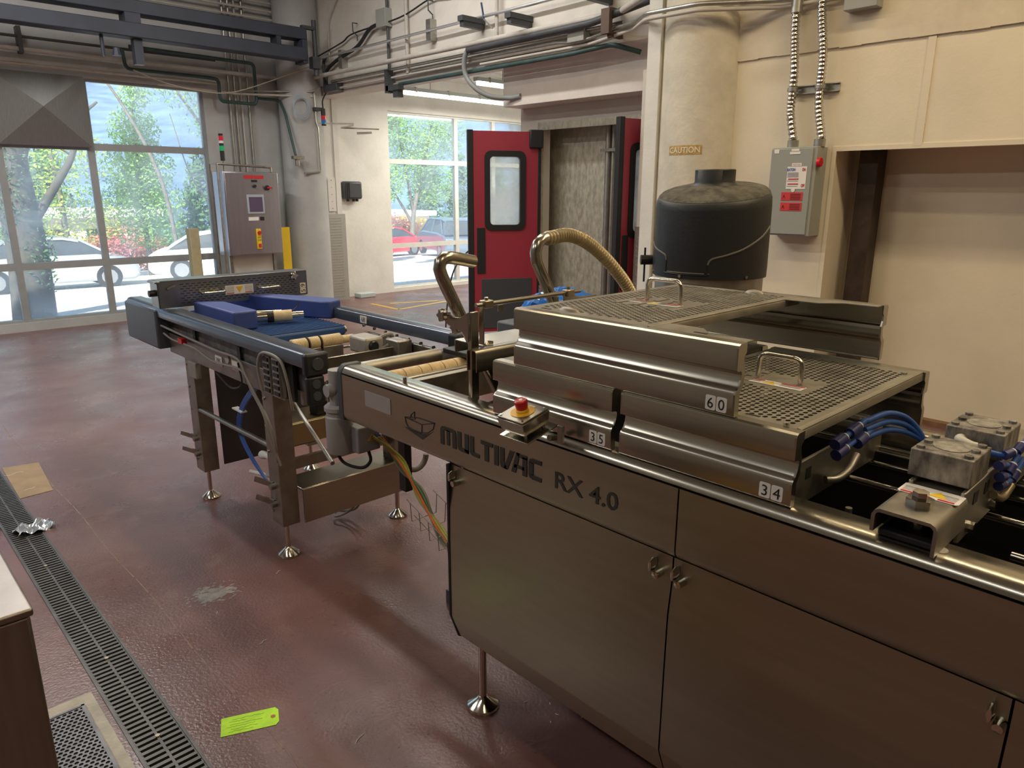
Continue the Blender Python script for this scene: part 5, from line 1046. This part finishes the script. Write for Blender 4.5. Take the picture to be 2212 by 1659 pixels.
# stain, seam, lint, yellow lines
mb=MB()
for q in range(150):
    d=rnd.random()**.6; a=rnd.uniform(0,6.283); cx_,cy_=.945+.125*d*math.cos(a),2.77+.095*d*math.sin(a); s=rnd.uniform(.006,.028)*(1.15-d); n0=rnd.uniform(0,6)
    P=[(cx_+s*(1+.35*math.sin(3*b+n0))*math.cos(b),cy_+s*.7*(1+.35*math.sin(2*b+n0))*math.sin(b)) for b in [2*math.pi*k/12 for k in range(12)]]
    mb.prism(P,lambda u,v,a:(u,v,a),.0002,.0004+.0000012*q)
mb.build('floor_stain',STAIN,kind='stuff',label='pale grey stain on the red floor in front of the conveyor',cat='stain',smooth=0)
mb=MB()
for k in range(26):
    y=1.6+k*.17; mb.prism([(.746+.006*math.sin(k),y),(.752+.006*math.sin(k),y),(.752+.006*math.sin(k+1),y+.16),(.749+.006*math.sin(k+1),y+.16)],lambda u,v,a:(u,v,a),.0002,.0007)
mb.build('floor_seam',mat('seam_mortar',(.23,.15,.12),.7,noise=.3,scale=30),kind='stuff',label='faint joint line along the red floor beside the grate',cat='floor joint',smooth=0)
YL=mat('yellow_floor_paint',(.62,.38,.05),.5,noise=.1,scale=12)
for p,q,lb in (((5.84,9.15),(5.82,8.42),'left yellow floor line running toward the conveyor'),((5.82,8.42),(7.0,8.62),'near yellow floor line in the side room opening'),((6.05,8.98),(6.75,8.72),'far right yellow floor line in the side room')):
    MB().bar((*p,.001),(*q,.001),.06,.0014).build('floor_line',YL,label=lb,cat='floor marking',smooth=0,group='yellow floor lines')
LINT=[(.938,1.653,.05,.5),(.945,2.314,.03,.1),(.62,4.87,.10,.2),(.64,4.55,.06,.3),(1.22,2.75,.03,.6),(1.42,1.42,.012,0),(1.47,1.36,.012,1),(1.45,1.31,.012,2),(1.50,1.25,.012,.5),(1.41,1.30,.01,.9),(.90,2.62,.015,1)]
for k,(x,y,L,a) in enumerate(LINT):
    P=spline([(x+L*(i/3-.5)*math.cos(a),y+L*(i/3-.5)*math.sin(a)+rnd.uniform(-.1,.1)*L*1.5,.0016) for i in range(4)],4)
    MB().tube(P,.0012,5).build('lint',WHITE,label=('white thread' if L>.02 else 'white crumb')+' on the floor '+['right of the lime tag','in front of the grey stain','along the far side of the tan tape','on the near side of the tan tape','between the conveyor feet','beside the machine foot','behind the machine foot','right of the machine foot','furthest under the machine','nearest the machine foot','left of the grey stain'][k],cat='lint',group='white lint on the floor')
# steel cabinet at the lower left
t=thing('steel_cabinet',(-.1,1.6,0),'stainless steel cabinet corner at the lower left edge of the picture','cabinet')
SC_=mat('side_cabinet_steel',(.30,.27,.25),.42,.95,noise=.08,scale=3,stretch=(14,14,1),rn=.05)
MB().box(-.45,.163,1.385,1.70,.03,.885).build('cabinet_body',SC_,t,bevel=.006); MB().box(-.455,.168,1.38,1.705,.885,.9).build('cabinet_top',SC_,t,bevel=.004); MB().box(-.44,.15,1.40,1.69,0,.03).build('plinth',DGREY,t)
MB().box(-.45,.075,1.379,1.384,.10,.66).build('yellow_strip',YPOST,t)
# ================================================================ OUTSIDE
def gz(y): return -.25-.062*(y-10.2)
mb=MB(); mb.add([(-60,10.2,gz(10.2)),(120,10.2,gz(10.2)),(160,70,gz(70)),(-100,70,gz(70))],[(0,1,2,3)]); mb.build('ground_outside',mat('pale_asphalt',(.62,.61,.58),.8,noise=.1,scale=.6,bump=.2,bscale=8),kind='structure',smooth=0)
mb=MB(); N=64; V=[]
for i in range(N+1):
    for j in range(9):
        u=i/N; a=R(-35+110*u); v=j/8; r=95+210*v; h=gz(70)-2+v*(52+7*math.sin(u*9)+3*math.sin(u*23+1))+rnd.uniform(-1.2,1.2)*v
        V.append((r*math.sin(a),r*math.cos(a),h))
mb.add(V,[(i*9+j,(i+1)*9+j,(i+1)*9+j+1,i*9+j+1) for i in range(N) for j in range(8)])
mb.build('hillside',mat('haze_tinted_forest',(.14,.24,.36),.9,col2=(.07,.13,.26),scale=.09,bump=.5,bscale=.5),label='wooded haze blue hillside far beyond the parking lot',cat='hill',kind='structure',smooth=60)  # blue of distance haze is put into the forest colour
LF=[leaf('leaf_yellow_green',(.48,.56,.12),(.22,.40,.10)),leaf('leaf_green',(.18,.34,.10),(.28,.46,.16)),leaf('leaf_dark',(.08,.17,.09),(.13,.24,.12)),leaf('leaf_red',(.60,.20,.17),(.5,.28,.17)),leaf('leaf_golden',(.75,.55,.10),(.5,.48,.12))]
BARK=mat('ivy_bark',(.085,.07,.055),.9,col2=(.035,.04,.03),scale=7,bump=.8,bscale=14); BARK2=mat('grey_bark',(.12,.11,.10),.9,noise=.3,scale=9)
def foliage(blobs,n,size,seed):
    rr=random.Random(seed); mb=MB(); tot=sum(b[3]**2 for b in blobs)
    for (x,y,z,r,*q) in blobs:
        sq=q[0] if q else 1
        for _ in range(int(n*r*r/tot)):
            d=Vector((rr.gauss(0,1),rr.gauss(0,1),rr.gauss(0,1))).normalized()*r*(rr.random()**.45); c=Vector((x+d.x,y+d.y,z+d.z*sq))
            a=Vector((rr.gauss(0,1),rr.gauss(0,1),rr.gauss(0,1))).normalized(); b=a.orthogonal().normalized(); s=size*rr.uniform(.6,1.3)
            k=len(mb.v); mb.v+=[c-a*s,c+b*s*.5,c+a*s,c-b*s*.5]; mb.f.append((k,k+1,k+2,k+3))
    return mb
def tree(x,y,label,lf,blobs,n,size,seed,trunk=None,bark=BARK2,name='tree',group=None,sc=1):
    blobs=[tuple(q*sc for q in b[:4])+tuple(b[4:]) for b in blobs]; trunk=trunk and [([tuple(q*sc for q in p) for p in pts],a*sc,b*sc) for pts,a,b in trunk]; size*=sc**.5; z=gz(y); t=thing(name,(x,y,z),label,'tree' if name=='tree' else 'bush',group)
    foliage([(x+b[0],y+b[1],z+b[2],b[3],*(b[4:])) for b in blobs],n,size,seed).build('foliage',LF[lf],t,smooth=0,kind='leaf')
    if trunk:
        for k,(pts,r0,r1) in enumerate(trunk):
            P=spline([(x+a,y+b,z+c) for a,b,c in pts],5); L=len(P); MB().tube(P,r0,10,rf=lambda i:r0+(r1-r0)*i/(L-1)).build('trunk' if k==0 else 'branch',bark,t)
# big ivy covered trunk by the window with a bare branch reaching right
tree(2.62,14.6,'thick ivy covered trunk with a bare branch, right outside the large window',2,[(-.1,-.02,2.2,.42,2.6),(.15,0,3.9,.5,2),(.1,-.1,1.0,.3,2.5)],5200,.035,3,
 [([(-.05,0,-.1),(.0,0,1.2),(-.05,0,2.6),(.05,0,4.2),(.1,0,6)],.34,.2),([(.12,-.1,1.6),(.5,-.1,2.15),(.85,-.1,2.7),(1.05,-.1,3.3),(1.35,-.1,3.6)],.085,.02),([(.05,0,2.4),(.35,0,3.4),(.25,0,4.4)],.08,.05),([(.85,-.1,2.7),(.5,-.1,3.0),(.45,-.1,3.5)],.02,.008)],bark=BARK)
tree(6.0,27.2,'feathery yellow green tree filling the middle of the large window',0,[(-1.2,0,2.3,.9),(.0,0,2.6,1.0),(-.2,.3,4.0,1.0),(-1.0,.3,3.6,.8),(-.5,0,1.2,.9),(.6,.2,1.4,.6)],9000,.055,4,[([(0,0,0),(0,0,2),(-.2,0,4.5)],.08,.03)],sc=1.5)
tree(8.9,28.6,'bright green conical young tree behind the white car',1,[(0,0,1.6,1.0),(0,0,2.6,.85),(0,0,3.5,.6),(.1,0,4.3,.38)],9000,.055,5,[([(0,0,0),(0,0,2),(0,0,4)],.07,.03)],sc=1.45)
tree(12.2,30.5,'tall grey stemmed tree at the right edge of the large window',1,[(-.6,0,5.2,1.1),(.6,0,5.8,1.3),(-1.2,0,6.6,1.0),(.2,0,3.9,.7),(1.0,0,4.6,.8)],8000,.06,6,[([(.3,0,0),(.2,0,2.2),(.0,0,4.2),(-.6,0,7)],.10,.03),([(.2,0,2.0),(.6,0,3.6),(.8,0,6)],.07,.02),([(.3,0,1.2),(-.5,0,2.4),(-.9,0,4)],.03,.01),([(.0,0,3.6),(-1.0,0,5.0),(-2.2,0,6.3)],.04,.01)],sc=1.5)
tree(6.6,25.5,'leafy yellow green crown across the top of the large window',0,[(-.4,0,5.3,.55),(.2,0,5.0,.45),(-.9,0,4.9,.4)],4200,.05,7,[([(1.6,0,0),(1.4,0,2.0),(.9,0,3.4),(.3,0,4.4),(-.6,0,5.4)],.05,.015)],sc=1.45)
for k,(x,y,lf,lb) in enumerate(((9.6,34,3,'red leaved shrub behind the white car'),(12.4,36,2,'dark green shrub right of the red one'),(6.2,33,4,'golden shrub behind the silver car'),(3.0,33,1,'green shrub behind the ivy trunk'))):
    tree(x,y,lb,lf,[(0,0,.9,1.1),(1.1,0,.8,.9),(-1.0,.2,.8,.8)],3400,.085,20+k,name='shrub',group='shrubs across the lot')
tree(16.2,25,'yellow green slender tree in the left pane of the side window',0,[(0,0,1.4,.8),(.1,0,2.6,.75),(-.1,0,3.6,.55),(.0,0,4.3,.3)],7000,.06,31,[([(0,0,0),(0,0,2),(0,0,4)],.07,.03)])
tree(25.0,34.6,'spreading green tree in the middle of the side window',1,[(-1.6,0,3.9,1.2),(.2,0,5.3,1.6),(-.8,0,6.9,1.3),(1.6,0,3.8,1.3),(2.2,0,6.6,1.6)],14000,.08,32,[([(0,0,0),(.2,0,2.2),(.9,0,4.5),(1.6,0,7)],.16,.05),([(.1,0,1.6),(-1.0,0,3.2),(-2.0,0,4.6)],.09,.03),([(.2,0,2.0),(-.2,0,4.2),(-.8,0,7)],.09,.03)])
tree(13.0,19.5,'leafy branch at the upper left corner of the side window',1,[(.0,0,4.0,.45),(.4,0,4.6,.5),(.1,0,5.2,.5),(1.1,0,5.4,.4)],3000,.055,33,[([(-1.2,0,0),(-1.0,0,1.6),(-.6,0,2.6),(.2,0,3.9),(.9,0,4.9),(1.6,0,5.8)],.05,.02)])
for k,(x,y,lf,lb) in enumerate(((26.0,38,3,'red leaved bush across the lot in the side window'),(29.5,41,4,'orange tinged bush right of the red one in the side window'),(23.3,38,0,'pale green bush left of the red one in the side window'))):
    tree(x,y,lb,lf,[(0,0,1.1,1.3),(1.2,0,1.0,1.0)],3400,.09,40+k,name='shrub',group='shrubs across the lot')
random_rows=[(k*7.0-8+rnd.uniform(-1.5,1.5),67+rnd.uniform(-4,4)) for k in range(13)]
for k,(x,y) in enumerate(random_rows):
    pl=['in the leftmost pane','left of the ivy trunk','behind the ivy trunk','right of the ivy trunk','behind the feathery tree','left of the conical tree','behind the conical tree','behind the grey stemmed tree','beyond the control cabinet','at the left of the side window','in the middle of the side window','behind the spreading tree','behind the red door leaf'][k]
    tree(x,y,'distant bluish evergreen '+pl,2,[(0,0,2.5,2.3),(0,0,5,1.9),(.3,0,7.2,1.3),(.2,0,8.8,.7)],2200,.26,60+k,group='distant evergreens')
# buildings
t=thing('building',(9,44,gz(44)),'low pale building with a white flat roof beyond the trees','building'); z=gz(44); box('wall',mat('pinkish_wall',(.50,.42,.38),.8),(4.5,14,44,50,z,z+2.6),t); box('roof',WHITE,(4,14.5,43.4,50.5,z+2.6,z+3.0),t)
for k in range(3): box('window',BLACKP,(5.5+k*2.6,7.0+k*2.6,43.95,44,z+1,z+2),t)
t=thing('building',(30,50,gz(50)),'low white building behind the side window bushes','building'); z=gz(50); box('wall',mat('pinkish_wall',(.5,.42,.38)),(26,38,50,55,z,z+2.4),t); box('roof',WHITE,(25.6,38.4,49.5,55.5,z+2.4,z+2.8),t)
MB().box(-30,60,43.0,43.2,gz(43),gz(43)+.7).build('low_wall',mat('grey_low_wall',(.40,.40,.41),.8),kind='structure')
# cars
def car(label,x,y,ang,body,suv=False,L=4.6,wd=1.8):
    z=gz(y)+.02; t=thing('car',(x,y,z),label,'car',group='cars in the parking lot'); c,s=math.cos(ang),math.sin(ang)
    F=lambda u,v,a:(x+u*c-a*s,y+u*s+a*c,z+v)
    h=1.72 if suv else 1.43; k=L/4.6
    low=[(-2.28,.35),(-2.25,.78),(-1.95,.90),(-1.0,.97),(1.15,.98),(1.9,.86),(2.24,.66),(2.28,.35),(2.1,.22),(-2.15,.22)]
    if suv: low=[(a,b*1.15) for a,b in low]
    MB().prism([(a*k,b) for a,b in low],F,-wd/2,wd/2).build('body',body,t,bevel=.07)
    b0=.95 if not suv else 1.05
    top=[(-1.75,b0),(-1.05,h-.08),(-.5,h),(.35,h),(.75,h-.08),(1.5,b0)] if not suv else [(-2.15,b0),(-1.8,h-.1),(-1.2,h),(.5,h),(.85,h-.08),(1.5,b0)]
    mb=MB(); n=len(top); vs=[F(a*k,b,-wd/2*(.96 if b<b0+.01 else .74)) for a,b in top]+[F(a*k,b,wd/2*(.96 if b<b0+.01 else .74)) for a,b in top]
    mb.add(vs,[tuple(range(n))[::-1],tuple(range(n,2*n))]+[(i,i+1,n+i+1,n+i) for i in range(n-1)]); g=mb.build('cabin',mat('car_glass',(.04,.05,.06),.08),t,smooth=0)
    mb=MB(); tt=top[1:-1]; n=len(tt); vs=[F(a*k,b+.012,-wd/2*.76) for a,b in tt]+[F(a*k,b+.012,wd/2*.76) for a,b in tt]+[F(a*k,b-.05,-wd/2*.79) for a,b in tt]+[F(a*k,b-.05,wd/2*.79) for a,b in tt]
    mb.add(vs,[(i,i+1,n+i+1,n+i) for i in range(n-1)]+[(2*n+i,2*n+i+1,i+1,i) for i in range(n-1)]+[(n+i,n+i+1,3*n+i+1,3*n+i) for i in range(n-1)]); mb.build('roof',body,t)
    for sd in (-1,1):
        for q in ((-1.75,-1.05),(1.5,.75),(-.15,-.15)): MB().bar(F(q[0]*k,b0,sd*wd/2*.965),F(q[1]*k,h-.05,sd*wd/2*.765),.05,.06).build('pillar',body,t)
        for xw in (-1.38,1.40):
            p,q2=F(xw*k,.33,sd*(wd/2-.18)),F(xw*k,.33,sd*(wd/2+.01)); wh=MB().cyl(p,q2,.33,24).build('wheel',RUB,t); q3=F(xw*k,.33,sd*(wd/2+.02)); MB().cyl(q2,q3,.21,10).build('rim',ALU,wh)
SIL=mat('silver_car_paint',(.42,.46,.50),.25,.5,coat=.5); WCAR=mat('white_car_paint',(.78,.80,.82),.25,coat=.5); RCAR=mat('red_car_paint',(.65,.02,.05),.2,coat=.6); BCAR=mat('blue_grey_car_paint',(.13,.18,.26),.2,.4,coat=.6); WC2=WCAR
car('silver sedan parked behind the ivy trunk, seen from the side',4.7,23.8,R(-4),SIL,L=4.4)
car('white car right of the silver sedan, partly behind the tan post',9.6,23.0,R(-24),WCAR,L=4.7)
car('white car at the left picture edge outside the window',-.1,22.0,R(80),WC2,suv=True)
car('bright red car in the lower left pane of the side window',20.4,30.8,R(10),RCAR)
car('dark blue grey car right of the red one in the side window',21.6,27.0,R(70),BCAR,suv=True)
car('pale blue car half hidden at the left of the side window',19.8,34.5,R(60),SIL)
